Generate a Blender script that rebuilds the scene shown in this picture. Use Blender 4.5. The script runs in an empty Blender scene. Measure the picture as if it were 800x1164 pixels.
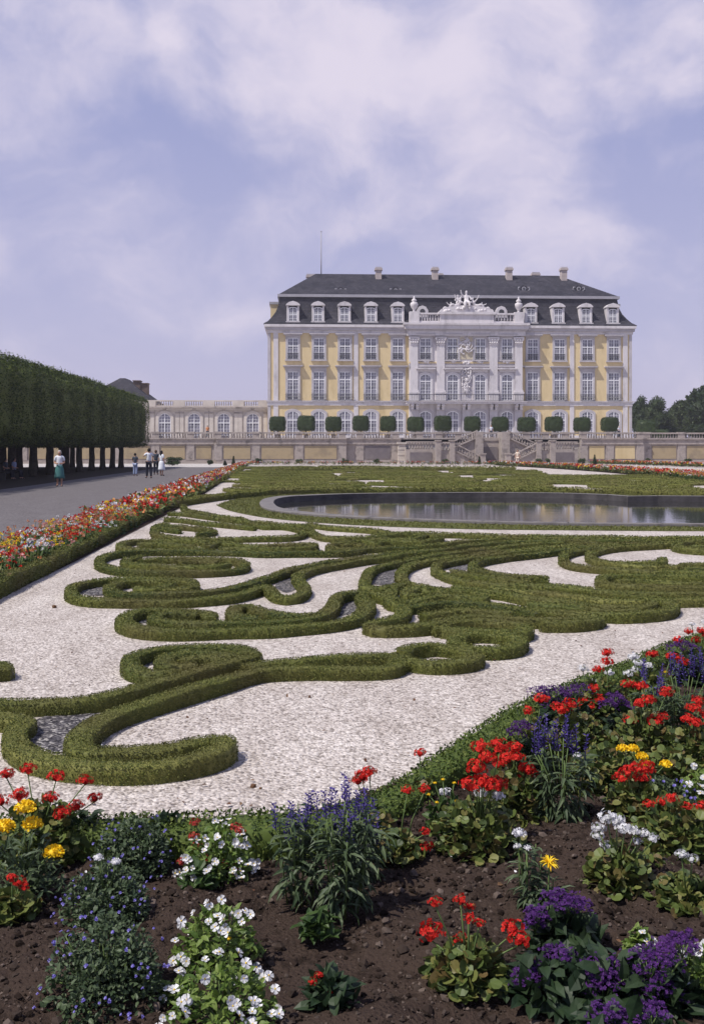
import bpy, bmesh, math, random
import numpy as np
from mathutils import Vector, Matrix
from mathutils.geometry import tessellate_polygon
random.seed(7); rng = np.random.default_rng(7)
PI = math.pi; R = math.radians
scene = bpy.context.scene
C = scene.collection

# ------------------------------------------------------------------ survey of the site
H = 1.7                      # eye height
F = 1164.0                   # focal length in survey units
AL = R(2.6)                  # heading of the view against the palace axis
CA, SA = math.cos(AL), math.sin(AL)
def ray(px, py, d):
    xc = (px-400)/F*d
    return (xc*CA + d*SA, -xc*SA + d*CA, H - (py-512)*d/F)
def G(px, py, z=0.0):        # sight line meets the level z
    return ray(px, py, (H-z)*F/(py-512))
def onY(px, Y):              # X of a sight line on the plane Y
    return Y*math.tan(AL + math.atan((px-400)/F))
def depth(x, y): return x*SA + y*CA
def zat(py, x, y): return H + (512-py)*depth(x, y)/F

# ------------------------------------------------------------------ materials
MATS = {}
def newmat(name):
    m = bpy.data.materials.new(name); m.use_nodes = True
    nt = m.node_tree; b = nt.nodes['Principled BSDF']
    MATS[name] = m
    return m, nt, b
def N(nt, t, **kw):
    n = nt.nodes.new(t)
    for k, v in kw.items():
        if k in n.inputs: n.inputs[k].default_value = v
        else: setattr(n, k, v)
    return n
def ramp(nt, stops, interp='LINEAR'):
    r = nt.nodes.new('ShaderNodeValToRGB'); r.color_ramp.interpolation = interp
    e = r.color_ramp.elements
    while len(e) < len(stops): e.new(0.5)
    for i, (p, c) in enumerate(stops):
        e[i].position = p; e[i].color = (*c, 1)
    return r
def surf(name, c1, c2=None, scale=3.0, rough=0.8, bump=0.0, bscale=40.0, spec=0.3, detail=6, c3=None, bdist=0.02, stretch=None):
    m, nt, b = newmat(name)
    c2 = c2 or c1
    tc = N(nt, 'ShaderNodeTexCoord')
    co = tc.outputs['Object']
    if stretch:
        mp = N(nt, 'ShaderNodeMapping'); mp.inputs['Scale'].default_value = stretch
        nt.links.new(co, mp.inputs[0]); co = mp.outputs[0]
    n = N(nt, 'ShaderNodeTexNoise', Scale=scale, Detail=detail, Roughness=0.65)
    nt.links.new(co, n.inputs['Vector'])
    st = [(0.33, c1), (0.68, c2)] if c3 is None else [(0.3, c1), (0.5, c2), (0.7, c3)]
    r = ramp(nt, st); nt.links.new(n.outputs[0], r.inputs[0]); nt.links.new(r.outputs[0], b.inputs['Base Color'])
    b.inputs['Roughness'].default_value = rough; b.inputs['Specular IOR Level'].default_value = spec
    if bump:
        n2 = N(nt, 'ShaderNodeTexNoise', Scale=bscale, Detail=5)
        nt.links.new(tc.outputs['Object'], n2.inputs['Vector'])
        bp = N(nt, 'ShaderNodeBump', Strength=bump, Distance=bdist)
        nt.links.new(n2.outputs[0], bp.inputs['Height']); nt.links.new(bp.outputs[0], b.inputs['Normal'])
    return m
def leafmat(name, cols, rough=0.5, trans=0.25, spec=0.3, patch=0.0, pc=None):
    """foliage and petals: the colour differs from leaf to leaf"""
    m, nt, b = newmat(name)
    g = N(nt, 'ShaderNodeNewGeometry')
    n = len(cols)
    r = ramp(nt, [(i/(n-1), c) for i, c in enumerate(cols)])
    nt.links.new(g.outputs['Random Per Island'], r.inputs[0])
    col = r.outputs[0]
    if patch:
        tc = N(nt, 'ShaderNodeTexCoord')
        no = N(nt, 'ShaderNodeTexNoise', Scale=patch, Detail=3)
        nt.links.new(tc.outputs['Object'], no.inputs['Vector'])
        rr = ramp(nt, [(0.45, (0, 0, 0)), (0.7, (1, 1, 1))]); nt.links.new(no.outputs[0], rr.inputs[0])
        mx = N(nt, 'ShaderNodeMix', data_type='RGBA'); nt.links.new(rr.outputs[0], mx.inputs[0])
        nt.links.new(col, mx.inputs[6]); mx.inputs[7].default_value = (*pc, 1); col = mx.outputs[2]
    nt.links.new(col, b.inputs['Base Color'])
    b.inputs['Roughness'].default_value = rough; b.inputs['Specular IOR Level'].default_value = spec
    if trans:
        t = N(nt, 'ShaderNodeBsdfTranslucent'); nt.links.new(col, t.inputs[0])
        ms = N(nt, 'ShaderNodeMixShader'); ms.inputs[0].default_value = trans
        out = nt.nodes['Material Output']
        nt.links.new(b.outputs[0], ms.inputs[1]); nt.links.new(t.outputs[0], ms.inputs[2]); nt.links.new(ms.outputs[0], out.inputs[0])
    return m

def gravelmat(name, cols, s=1.0, bump=0.8, tint=(0.5, 0.45, 0.42)):
    m, nt, b = newmat(name)
    tc = N(nt, 'ShaderNodeTexCoord'); co = tc.outputs['Object']
    v = N(nt, 'ShaderNodeTexVoronoi', Scale=62.0*s, Randomness=1.0); nt.links.new(co, v.inputs['Vector'])
    sp = N(nt, 'ShaderNodeSeparateColor'); nt.links.new(v.outputs['Color'], sp.inputs[0])
    r = ramp(nt, [(i/(len(cols)-1), c) for i, c in enumerate(cols)]); nt.links.new(sp.outputs[0], r.inputs[0])
    # soft large scale wear, damp spots and dust
    mpp = N(nt, 'ShaderNodeMapping'); mpp.inputs['Scale'].default_value = (1.0, .35, 1); mpp.inputs['Rotation'].default_value = (0, 0, .5); nt.links.new(co, mpp.inputs[0])
    n = N(nt, 'ShaderNodeTexNoise', Scale=1.9, Detail=8, Roughness=0.75); nt.links.new(mpp.outputs[0], n.inputs['Vector'])
    rr = ramp(nt, [(0.35, tint), (0.62, (1, 1, 1))]); nt.links.new(n.outputs[0], rr.inputs[0])
    n3 = N(nt, 'ShaderNodeTexNoise', Scale=17.0*s, Detail=5, Roughness=0.7); nt.links.new(co, n3.inputs['Vector'])
    r3 = ramp(nt, [(0.3, (0.45, 0.42, 0.4)), (0.56, (1, 1, 1))]); nt.links.new(n3.outputs[0], r3.inputs[0])
    mu = N(nt, 'ShaderNodeMix', data_type='RGBA', blend_type='MULTIPLY'); mu.inputs[0].default_value = 0.55
    nt.links.new(r.outputs[0], mu.inputs[6]); nt.links.new(rr.outputs[0], mu.inputs[7])
    mu2 = N(nt, 'ShaderNodeMix', data_type='RGBA', blend_type='MULTIPLY'); mu2.inputs[0].default_value = 0.8
    nt.links.new(mu.outputs[2], mu2.inputs[6]); nt.links.new(r3.outputs[0], mu2.inputs[7])
    nt.links.new(mu2.outputs[2], b.inputs['Base Color'])
    b.inputs['Roughness'].default_value = 0.85; b.inputs['Specular IOR Level'].default_value = 0.2
    v2 = N(nt, 'ShaderNodeTexVoronoi', Scale=62.0*s, feature='SMOOTH_F1'); nt.links.new(co, v2.inputs['Vector'])
    ad = N(nt, 'ShaderNodeMath', operation='MULTIPLY_ADD'); nt.links.new(n3.outputs[0], ad.inputs[0]); ad.inputs[1].default_value = -1.6
    nt.links.new(v2.outputs['Distance'], ad.inputs[2])
    bp = N(nt, 'ShaderNodeBump', Strength=bump, Distance=0.016); bp.invert = True
    nt.links.new(ad.outputs[0], bp.inputs['Height']); nt.links.new(bp.outputs[0], b.inputs['Normal'])
    return m

gravelmat('white_gravel', [(0.26, 0.225, 0.2), (0.53, 0.475, 0.44), (0.63, 0.575, 0.535), (0.76, 0.7, 0.66)])
gravelmat('dark_gravel', [(0.02, 0.02, 0.022), (0.05, 0.047, 0.055), (0.09, 0.085, 0.095), (0.14, 0.13, 0.14), (0.5, 0.48, 0.46)])
gravelmat('grey_gravel', [(0.095, 0.086, 0.088), (0.145, 0.132, 0.136), (0.2, 0.185, 0.19)], s=0.7, bump=0.4, tint=(0.7, 0.68, 0.68))
gravelmat('light_path', [(0.4, 0.37, 0.35), (0.5, 0.47, 0.45), (0.58, 0.55, 0.53)], s=0.4, bump=0.3, tint=(0.8, 0.78, 0.75))
surf('soil', (0.01, 0.007, 0.0055), (0.05, 0.035, 0.028), scale=9, rough=1, bump=0.9, bscale=70, spec=0.05, c3=(0.036, 0.025, 0.021))
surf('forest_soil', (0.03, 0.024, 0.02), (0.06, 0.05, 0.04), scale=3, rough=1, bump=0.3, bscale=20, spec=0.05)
leafmat('clods', [(0.01, 0.007, 0.0055), (0.026, 0.018, 0.015), (0.048, 0.036, 0.03), (0.12, 0.092, 0.078)], rough=1, trans=0, spec=0.05)
surf('lawn', (0.07, 0.082, 0.022), (0.11, 0.115, 0.036), scale=6, rough=0.95, bump=0.7, bscale=120, spec=0.1)
surf('park_grass', (0.05, 0.08, 0.025), (0.08, 0.11, 0.04), scale=1.5, rough=0.95, bump=0.5, bscale=30, spec=0.1)
leafmat('box_leaf', [(0.035, 0.05, 0.012), (0.08, 0.098, 0.02), (0.125, 0.135, 0.032), (0.2, 0.195, 0.055)], trans=0.08, patch=0.9, pc=(0.115, 0.105, 0.034), rough=0.6, spec=0.2)
leafmat('box_green', [(0.025, 0.045, 0.01), (0.05, 0.08, 0.016), (0.09, 0.125, 0.026), (0.15, 0.18, 0.045)], trans=0.15, rough=0.6, spec=0.2)
leafmat('box_far', [(0.085, 0.1, 0.022), (0.13, 0.14, 0.036), (0.18, 0.18, 0.055)], trans=0.1, rough=0.8, spec=0.1, patch=0.4, pc=(0.15, 0.14, 0.05))
leafmat('grass_blade', [(0.09, 0.1, 0.024), (0.13, 0.135, 0.035), (0.18, 0.17, 0.055)], trans=.2)
leafmat('lime_leaf', [(0.012, 0.025, 0.006), (0.03, 0.052, 0.011), (0.07, 0.1, 0.02), (0.16, 0.19, 0.045)], trans=0.03, rough=0.6, spec=0.15)
leafmat('tree_leaf', [(0.02, 0.035, 0.012), (0.035, 0.055, 0.02), (0.05, 0.075, 0.025)], trans=0.2)
leafmat('tree_leaf_light', [(0.035, 0.055, 0.018), (0.055, 0.08, 0.028), (0.075, 0.1, 0.04)], trans=0.2)
leafmat('topiary_leaf', [(0.015, 0.03, 0.008), (0.028, 0.05, 0.012), (0.05, 0.075, 0.02)], trans=0.1)
surf('bark', (0.03, 0.025, 0.02), (0.07, 0.06, 0.05), scale=6, rough=1, bump=0.6, bscale=25, spec=0.1)
# flowers and their leaves
leafmat('leaf_mid', [(0.02, 0.045, 0.012), (0.04, 0.075, 0.02), (0.06, 0.1, 0.025)])
leafmat('leaf_geranium', [(0.03, 0.05, 0.014), (0.065, 0.095, 0.024), (0.1, 0.135, 0.034), (0.13, 0.16, 0.042), (0.17, 0.17, 0.05), (0.13, 0.085, 0.035)])
leafmat('leaf_dark', [(0.012, 0.026, 0.012), (0.022, 0.042, 0.018), (0.035, 0.058, 0.025)])
leafmat('leaf_light', [(0.06, 0.11, 0.02), (0.11, 0.17, 0.03), (0.18, 0.24, 0.06)])
leafmat('leaf_grey', [(0.03, 0.052, 0.024), (0.06, 0.09, 0.042), (0.11, 0.145, 0.075)])
leafmat('leaf_brown', [(0.07, 0.03, 0.015), (0.13, 0.06, 0.03), (0.2, 0.12, 0.06)])
leafmat('petal_red', [(0.34, 0.008, 0.008), (0.52, 0.018, 0.014), (0.66, 0.04, 0.028)], trans=0.2, rough=0.6, spec=0.1)
leafmat('petal_pink', [(0.5, 0.12, 0.12), (0.6, 0.26, 0.24), (0.7, 0.45, 0.42)], trans=0.2, rough=0.6)
leafmat('petal_orange', [(0.42, 0.1, 0.03), (0.52, 0.18, 0.06), (0.6, 0.3, 0.13)], trans=0.2, rough=0.6)
leafmat('petal_white', [(0.5, 0.5, 0.52), (0.68, 0.67, 0.69), (0.84, 0.83, 0.84)], trans=0.25, rough=0.6)
leafmat('petal_yellow', [(0.75, 0.45, 0.01), (0.85, 0.58, 0.015), (0.9, 0.68, 0.03)], trans=0.2, rough=0.6)
leafmat('petal_violet', [(0.035, 0.022, 0.13), (0.07, 0.045, 0.23), (0.13, 0.095, 0.34)], trans=0.2, rough=0.6)
leafmat('petal_purple', [(0.025, 0.005, 0.055), (0.05, 0.009, 0.1), (0.095, 0.02, 0.17)], trans=0.15, rough=0.7)
leafmat('petal_blue', [(0.09, 0.07, 0.34), (0.17, 0.14, 0.46), (0.3, 0.27, 0.6)], trans=0.2, rough=0.6)
leafmat('petal_dull_red', [(0.25, 0.02, 0.02), (0.35, 0.03, 0.02), (0.45, 0.06, 0.04)], trans=0.1, rough=0.7)
surf('stem_green', (0.07, 0.12, 0.03), (0.11, 0.15, 0.05), scale=20, rough=0.6)
m = bpy.data.materials.new('haze_air'); m.use_nodes = True; MATS['haze_air'] = m; nt = m.node_tree; nt.nodes.remove(nt.nodes['Principled BSDF'])
pv = N(nt, 'ShaderNodeVolumePrincipled'); pv.inputs['Color'].default_value = (.86, .85, .95, 1); pv.inputs['Density'].default_value = .0004; pv.inputs['Anisotropy'].default_value = .2
nt.links.new(pv.outputs[0], nt.nodes['Material Output'].inputs['Volume'])
# masonry
surf('yellow_render', (0.5, 0.39, 0.21), (0.68, 0.545, 0.32), scale=0.5, rough=0.95, bump=0.15, bscale=8, c3=(0.6, 0.475, 0.265), spec=.1, stretch=(1, 1, .3), detail=9)
surf('white_stone', (0.42, 0.395, 0.405), (0.64, 0.605, 0.62), scale=0.7, rough=0.9, bump=0.2, bscale=6, c3=(0.54, 0.51, 0.522), spec=.1, stretch=(1, 1, .35), detail=9)
surf('grey_trim', (0.38, 0.355, 0.375), (0.52, 0.49, 0.51), scale=0.8, rough=0.85)
surf('wing_stone', (0.46, 0.41, 0.37), (0.62, 0.56, 0.5), scale=0.6, rough=0.9, bump=0.2, bscale=6)
surf('terrace_stone', (0.16, 0.138, 0.128), (0.38, 0.33, 0.3), scale=0.9, rough=0.9, bump=0.4, bscale=5, c3=(0.26, 0.222, 0.205), bdist=0.05)
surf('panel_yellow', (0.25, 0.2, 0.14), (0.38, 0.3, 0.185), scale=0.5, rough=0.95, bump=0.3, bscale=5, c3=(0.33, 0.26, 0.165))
surf('panel_yellow_bright', (0.5, 0.39, 0.21), (0.62, 0.5, 0.29), scale=0.6, rough=0.95, stretch=(1, 1, .25))  # brighter yellow than the other wall panels
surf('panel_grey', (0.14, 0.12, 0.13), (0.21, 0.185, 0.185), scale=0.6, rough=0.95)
surf('pond_stone', (0.085, 0.078, 0.078), (0.17, 0.156, 0.154), scale=2.5, rough=0.85, bump=0.3, bscale=12, c3=(0.13, 0.12, 0.12))
surf('pond_inner', (0.035, 0.032, 0.035), (0.09, 0.082, 0.085), scale=2.0, rough=0.8, bump=0.3, bscale=9)
surf('cream_field', (0.5, 0.44, 0.33), (0.6, 0.53, 0.4), scale=1, rough=0.9)
surf('lead', (0.3, 0.29, 0.32), (0.36, 0.35, 0.38), scale=2, rough=0.6)
surf('white_paint', (0.72, 0.72, 0.74), (0.78, 0.78, 0.8), scale=2, rough=0.5)
surf('iron', (0.04, 0.04, 0.045), (0.07, 0.07, 0.075), scale=5, rough=0.5)
surf('chimney_brick', (0.4, 0.34, 0.32), (0.52, 0.45, 0.42), scale=2, rough=0.9)
surf('brown_brick', (0.1, 0.07, 0.055), (0.17, 0.12, 0.1), scale=2, rough=0.9)
surf('wood_tub', (0.2, 0.16, 0.12), (0.28, 0.23, 0.18), scale=3, rough=0.8)
m, nt, b = newmat('slate')
tc = N(nt, 'ShaderNodeTexCoord'); br = N(nt, 'ShaderNodeTexBrick', Scale=1.0)
br.inputs['Brick Width'].default_value = 0.5; br.inputs['Row Height'].default_value = 0.3; br.inputs['Mortar Size'].default_value = 0.02
br.inputs['Color1'].default_value = (0.026, 0.026, 0.034, 1); br.inputs['Color2'].default_value = (0.046, 0.044, 0.054, 1); br.inputs['Mortar'].default_value = (0.02, 0.02, 0.025, 1)
mp = N(nt, 'ShaderNodeMapping'); mp.inputs['Rotation'].default_value = (PI/2, 0, 0); nt.links.new(tc.outputs['Object'], mp.inputs[0]); nt.links.new(mp.outputs[0], br.inputs['Vector'])
nz = N(nt, 'ShaderNodeTexNoise', Scale=0.5, Detail=6); nt.links.new(tc.outputs['Object'], nz.inputs['Vector'])
rz = ramp(nt, [(0.3, (0.75, 0.75, 0.78)), (0.7, (1.35, 1.3, 1.3))]); nt.links.new(nz.outputs[0], rz.inputs[0])
mu = N(nt, 'ShaderNodeMix', data_type='RGBA', blend_type='MULTIPLY'); mu.inputs[0].default_value = 1
nt.links.new(br.outputs[0], mu.inputs[6]); nt.links.new(rz.outputs[0], mu.inputs[7]); nt.links.new(mu.outputs[2], b.inputs['Base Color'])
b.inputs['Roughness'].default_value = 0.75; b.inputs['Specular IOR Level'].default_value = 0.12
m, nt, b = newmat('glass')
tc = N(nt, 'ShaderNodeTexCoord'); nz = N(nt, 'ShaderNodeTexNoise', Scale=0.7, Detail=2); nt.links.new(tc.outputs['Object'], nz.inputs['Vector'])
rz = ramp(nt, [(0.35, (0.08, 0.08, 0.105)), (0.62, (0.3, 0.29, 0.35))]); nt.links.new(nz.outputs[0], rz.inputs[0]); nt.links.new(rz.outputs[0], b.inputs['Base Color'])
b.inputs['Roughness'].default_value = 0.12; b.inputs['Specular IOR Level'].default_value = 0.6
m, nt, b = newmat('pond_water')
b.inputs['Base Color'].default_value = (0.022, 0.022, 0.02, 1); b.inputs['Roughness'].default_value = 0.04; b.inputs['IOR'].default_value = 1.33
b.inputs['Specular IOR Level'].default_value = 0.5
tc = N(nt, 'ShaderNodeTexCoord'); nz = N(nt, 'ShaderNodeTexNoise', Scale=3.0, Detail=4, Roughness=0.6); nt.links.new(tc.outputs['Object'], nz.inputs['Vector'])
bp = N(nt, 'ShaderNodeBump', Strength=0.06, Distance=0.02); nt.links.new(nz.outputs[0], bp.inputs['Height']); nt.links.new(bp.outputs[0], b.inputs['Normal'])
for nm, c in dict(skin=(0.42, 0.24, 0.17), cloth_white=(0.62, 0.64, 0.7), cloth_teal=(0.05, 0.14, 0.14), cloth_navy=(0.015, 0.017, 0.03), cloth_blue=(0.25, 0.3, 0.45),
                  cloth_cream=(0.6, 0.5, 0.42), cloth_dark=(0.05, 0.06, 0.08), hair_dark=(0.012, 0.01, 0.01), hair_grey=(0.35, 0.32, 0.3), hair_brown=(0.07, 0.04, 0.025), cloth_orange=(0.5, 0.2, 0.08)).items():
    surf(nm, c, tuple(v*1.12 for v in c), scale=8, rough=0.85, spec=0.15)

# ------------------------------------------------------------------ mesh helpers
class T:   # template
    def __init__(s, v, f):
        s.v = np.array(v, float); s.f = f
        s.loops = np.array([i for q in f for i in q]); s.tot = np.array([len(q) for q in f])
class Acc:
    def __init__(s): s.V = []; s.L = []; s.Tt = []; s.M = []; s.S = []; s.n = 0; s.mats = []
    def mi(s, m):
        if m not in s.mats: s.mats.append(m)
        return s.mats.index(m)
    def raw(s, V, loops, tot, mat, smooth=False):
        V = np.asarray(V, float).reshape(-1, 3)
        s.V.append(V); s.L.append(np.asarray(loops)+s.n); s.Tt.append(np.asarray(tot)); s.n += len(V)
        s.M.append(np.full(len(tot), s.mi(mat))); s.S.append(np.full(len(tot), smooth))
    def add(s, V, faces, mat, smooth=False):
        s.raw(V, [i for q in faces for i in q], [len(q) for q in faces], mat, smooth)
    def inst(s, t, P, Rm, S, mat, smooth=False):
        P = np.asarray(P, float).reshape(-1, 3); n = len(P)
        if n == 0: return
        S = np.broadcast_to(np.asarray(S, float).reshape(-1, 1) if np.ndim(S) < 2 else S, (n, 3 if np.ndim(S) == 2 else 1))
        V = np.einsum('nij,nkj->nki', Rm, t.v[None]*S[:, None, :]) + P[:, None]
        k = len(t.v)
        L = (t.loops[None] + (np.arange(n)*k)[:, None]).ravel()
        s.raw(V.reshape(-1, 3), L, np.tile(t.tot, n), mat, smooth)
    def box(s, x0, x1, y0, y1, z0, z1, mat):
        V = [(x0,y0,z0),(x1,y0,z0),(x1,y1,z0),(x0,y1,z0),(x0,y0,z1),(x1,y0,z1),(x1,y1,z1),(x0,y1,z1)]
        s.add(V, [(3,2,1,0),(4,5,6,7),(0,1,5,4),(1,2,6,5),(2,3,7,6),(3,0,4,7)], mat)
    def prism(s, pts, y0, y1, mat):   # outline in x,z swept from y0 to y1
        n = len(pts)
        V = [(x, y0, z) for x, z in pts] + [(x, y1, z) for x, z in pts]
        Fc = [tuple(range(n)), tuple(range(2*n-1, n-1, -1))] + [(i, i+n, (i+1)%n+n, (i+1)%n) for i in range(n)]
        s.add(V, Fc, mat)
    def lathe(s, prof, c, mat, n=10, smooth=True, sq=False):
        V = []; 
        for r, z in prof:
            for k in range(n):
                a = 2*PI*k/n + (PI/4 if n == 4 else 0)
                V.append((c[0]+r*math.cos(a), c[1]+r*math.sin(a), c[2]+z))
        Fc = [(i*n+k, i*n+(k+1)%n, (i+1)*n+(k+1)%n, (i+1)*n+k) for i in range(len(prof)-1) for k in range(n)]
        Fc += [tuple(range(n-1, -1, -1)), tuple(range((len(prof)-1)*n, len(prof)*n))]
        s.add(V, Fc, mat, smooth)
    def tube(s, pts, rad, mat, n=6, smooth=True):
        pts = [Vector(p) for p in pts]
        if not hasattr(rad, '__len__'): rad = [rad]*len(pts)
        V = []
        for i, p in enumerate(pts):
            d = (pts[min(i+1, len(pts)-1)] - pts[max(i-1, 0)]).normalized()
            u = d.orthogonal().normalized(); w = d.cross(u)
            if i and (u.dot(pu) < 0.2): 
                u = (pu - d*pu.dot(d)).normalized(); w = d.cross(u)
            pu = u
            for k in range(n):
                a = 2*PI*k/n; V.append(tuple(p + (u*math.cos(a)+w*math.sin(a))*rad[i]))
        Fc = [(i*n+k, i*n+(k+1)%n, (i+1)*n+(k+1)%n, (i+1)*n+k) for i in range(len(pts)-1) for k in range(n)]
        Fc += [tuple(range(n-1, -1, -1)), tuple(range((len(pts)-1)*n, len(pts)*n))]
        s.add(V, Fc, mat, smooth)
    def mesh(s, name):
        me = bpy.data.meshes.new(name)
        V = np.concatenate(s.V); L = np.concatenate(s.L); Tt = np.concatenate(s.Tt)
        me.vertices.add(len(V)); me.vertices.foreach_set('co', V.ravel())
        me.loops.add(len(L)); me.loops.foreach_set('vertex_index', L.astype(np.int32))
        me.polygons.add(len(Tt)); st = np.concatenate([[0], np.cumsum(Tt)[:-1]])
        me.polygons.foreach_set('loop_start', st.astype(np.int32))
        me.polygons.foreach_set('material_index', np.concatenate(s.M).astype(np.int32))
        me.polygons.foreach_set('use_smooth', np.concatenate(s.S))
        for m in s.mats: me.materials.append(MATS[m])
        me.update(calc_edges=True); me.validate()
        return me
    def build(s, name, parent=None, loc=(0, 0, 0)):
        return mkobj(name, s.mesh(name), parent, loc)
def mkobj(name, me, parent=None, loc=(0, 0, 0), rz=0.0, sc=None):
    o = bpy.data.objects.new(name, me); C.objects.link(o); o.location = loc; o.rotation_euler = (0, 0, rz)
    if sc: o.scale = sc
    if parent: o.parent = parent
    return o
def tag(o, label=None, cat=None, group=None, kind=None):
    if label: o['label'] = label
    if cat: o['category'] = cat
    if group: o['group'] = group
    if kind: o['kind'] = kind
    return o
def empty(name, loc, rz=0.0, label=None, cat=None, group=None):
    o = bpy.data.objects.new(name, None); C.objects.link(o); o.location = loc; o.rotation_euler = (0, 0, rz)
    o.empty_display_size = 0.2
    return tag(o, label, cat, group)
def copytree(o, parent=None):
    c = o.copy(); C.objects.link(c)
    if parent: c.parent = parent
    for ch in list(o.children): copytree(ch, c)
    return c
def frames(D, up=None, roll=None):
    """rotation matrices with local y along D and local z near up"""
    D = np.asarray(D, float); D = D/np.linalg.norm(D, axis=1, keepdims=True)
    n = len(D)
    if up is None: up = np.tile([0, 0, 1.0], (n, 1)) + rng.normal(0, .25, (n, 3))
    X = np.cross(D, up); X /= np.linalg.norm(X, axis=1, keepdims=True)+1e-9
    Z = np.cross(X, D)
    if roll is not None:
        c, s_ = np.cos(roll)[:, None], np.sin(roll)[:, None]
        X, Z = X*c+Z*s_, Z*c-X*s_
    return np.stack([X, D, Z], axis=2)
def rdir(n):
    v = rng.normal(size=(n, 3)); return v/np.linalg.norm(v, axis=1, keepdims=True)
def catmull(P, step):
    P = [np.array(p, float) for p in P]
    if len(P) < 3:
        n = max(2, int(np.linalg.norm(P[1]-P[0])/step)); return np.array([P[0]+(P[1]-P[0])*i/n for i in range(n+1)])
    Q = [2*P[0]-P[1]]+P+[2*P[-1]-P[-2]]; out = []
    for i in range(1, len(Q)-2):
        L = np.linalg.norm(Q[i+1]-Q[i]); n = max(1, int(L/step))
        for k in range(n):
            t = k/n; a, b_, c, d = Q[i-1], Q[i], Q[i+1], Q[i+2]
            out.append(0.5*((2*b_)+(-a+c)*t+(2*a-5*b_+4*c-d)*t*t+(-a+3*b_-3*c+d)*t**3))
    out.append(P[-1]); return np.array(out)

# leaf and petal templates, base at the origin, growing along +y, one unit long
RH = T([(0,0,0),(.32,.5,.06),(0,1,0),(-.32,.5,.06)], [(0,1,2,3)])
LANCE = T([(0,0,0),(.11,.35,.05),(0,.4,0),(-.11,.35,.05),(.07,.75,-.03),(0,.75,-.08),(-.07,.75,-.03),(0,1,-.25)],
          [(0,1,2),(0,2,3),(1,4,5,2),(2,5,6,3),(4,7,5),(5,7,6)])
OVATE = T([(0,0,0),(.26,.3,.07),(0,.35,0),(-.26,.3,.07),(.2,.7,.03),(0,.7,-.05),(-.2,.7,.03),(0,1,-.14)],
          [(0,1,2),(0,2,3),(1,4,5,2),(2,5,6,3),(4,7,5),(5,7,6)])
ROUND = T([(0,.1,0)]+[(.5*math.sin(a)*(1+.08*(k%2)), .5-.5*math.cos(a)*(1+.08*(k%2)), .1+.05*(k%2)) for k, a in enumerate([R(20+40*i) for i in range(9)])],
          [(0,i,i+1) for i in range(1,9)])
PETAL = T([(0,0,0),(.3,.45,.05),(.3,.85,.1),(0,1,.05),(-.3,.85,.1),(-.3,.45,.05)], [(0,1,2,3),(0,3,4,5)])
WIDE = T([(0,0,0),(.26,.4,.05),(.4,.8,.16),(0,.9,.02),(-.4,.8,.16),(-.26,.4,.05)], [(0,1,2,3),(0,3,4,5)])
FLOR = T([q for k in range(5) for a in [2*PI*k/5] for q in [(0,0,0),(.5*math.sin(a-.5),.5*math.cos(a-.5),.1),(.62*math.sin(a),.62*math.cos(a),.05),(.5*math.sin(a+.5),.5*math.cos(a+.5),.1)]],
         [(4*k,4*k+1,4*k+2,4*k+3) for k in range(5)])   # five petalled floret, lies in xy, faces +z
def zframes(D):   # local z along D
    D = np.asarray(D, float); D = D/np.linalg.norm(D, axis=1, keepdims=True)
    A = rdir(len(D)); X = np.cross(A, D); X /= np.linalg.norm(X, axis=1, keepdims=True)+1e-9
    return np.stack([X, np.cross(D, X), D], axis=2)
# ------------------------------------------------------------------ ground, pond, paths
def sheet(name, outer, z, mat, holes=(), smooth_=False):
    loops = [[Vector((p[0], p[1], 0)) for p in outer]] + [[Vector((p[0], p[1], 0)) for p in h] for h in holes]
    tris = tessellate_polygon(loops)
    V = [(p.x, p.y, z) for l in loops for p in l]
    Fc = []
    for t in tris:
        a, b_, c = [Vector(V[i]) for i in t]
        Fc.append(t if (b_-a).cross(c-a).z > 0 else t[::-1])
    a = Acc(); a.add(V, Fc, mat); o = a.build(name); tag(o, kind='structure'); return o
def px_poly(pts, z=0, step=0.4, closed=False):
    return catmull([np.array(G(x, y, z)) for x, y in pts], step)

# pond outline (top of the coping, inner edge), read round from its left tip
far = [(311,571),(313,567.5),(322,565),(340,563.3),(400,561),(470,560),(560,559.6),(640,560.3),(690,562)]
near = [(311,571),(316,575.5),(330,579),(360,582.5),(400,585.5),(470,589),(550,591.5),(620,593),(700,594),(800,594.5),(870,594.5)]
zr = 0.08
fa = px_poly(far, zr); ne = px_poly(near, zr)
# the corner between two lobes, then round behind the right frame edge
c0 = fa[-1]; ex = [c0+np.array([.0,.0,0]), c0+np.array([.35,-1.3,0]), c0+np.array([1.5,-1.1,0]), c0+np.array([4.2,-1.6,0]), c0+np.array([7.0,-4.0,0])]
e1 = ne[-1]
arc = catmull([ex[-1], ex[-1]+np.array([1.2,-4,0]), e1+np.array([2.4,2.4,0]), e1], .5)
pond = np.concatenate([fa[:-1], np.array(ex[:-1]), arc[:-1], ne[::-1][:-1]])[:, :2]
area = 0.5*np.sum(pond[:,0]*np.roll(pond[:,1],-1)-np.roll(pond[:,0],-1)*pond[:,1])
if area < 0: pond = pond[::-1]
def rimw(d):
    return d*(.55+.75*np.clip((2.5-pond[:,0])/2.5, 0, 1))
def offset(poly, d):
    P = np.roll(poly, 1, 0); Nx = np.roll(poly, -1, 0); t = Nx-P; t /= np.linalg.norm(t, axis=1, keepdims=True)+1e-9
    return poly + np.stack([t[:,1], -t[:,0]], 1)*np.reshape(d, (-1, 1))
rim_out = offset(pond, rimw(0.34))
gl = [(246,574.5),(262,569),(290,563.8),(330,560.2),(400,558.2),(470,557.6),(560,557.2),(640,557.8),(700,559.4)]
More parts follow.
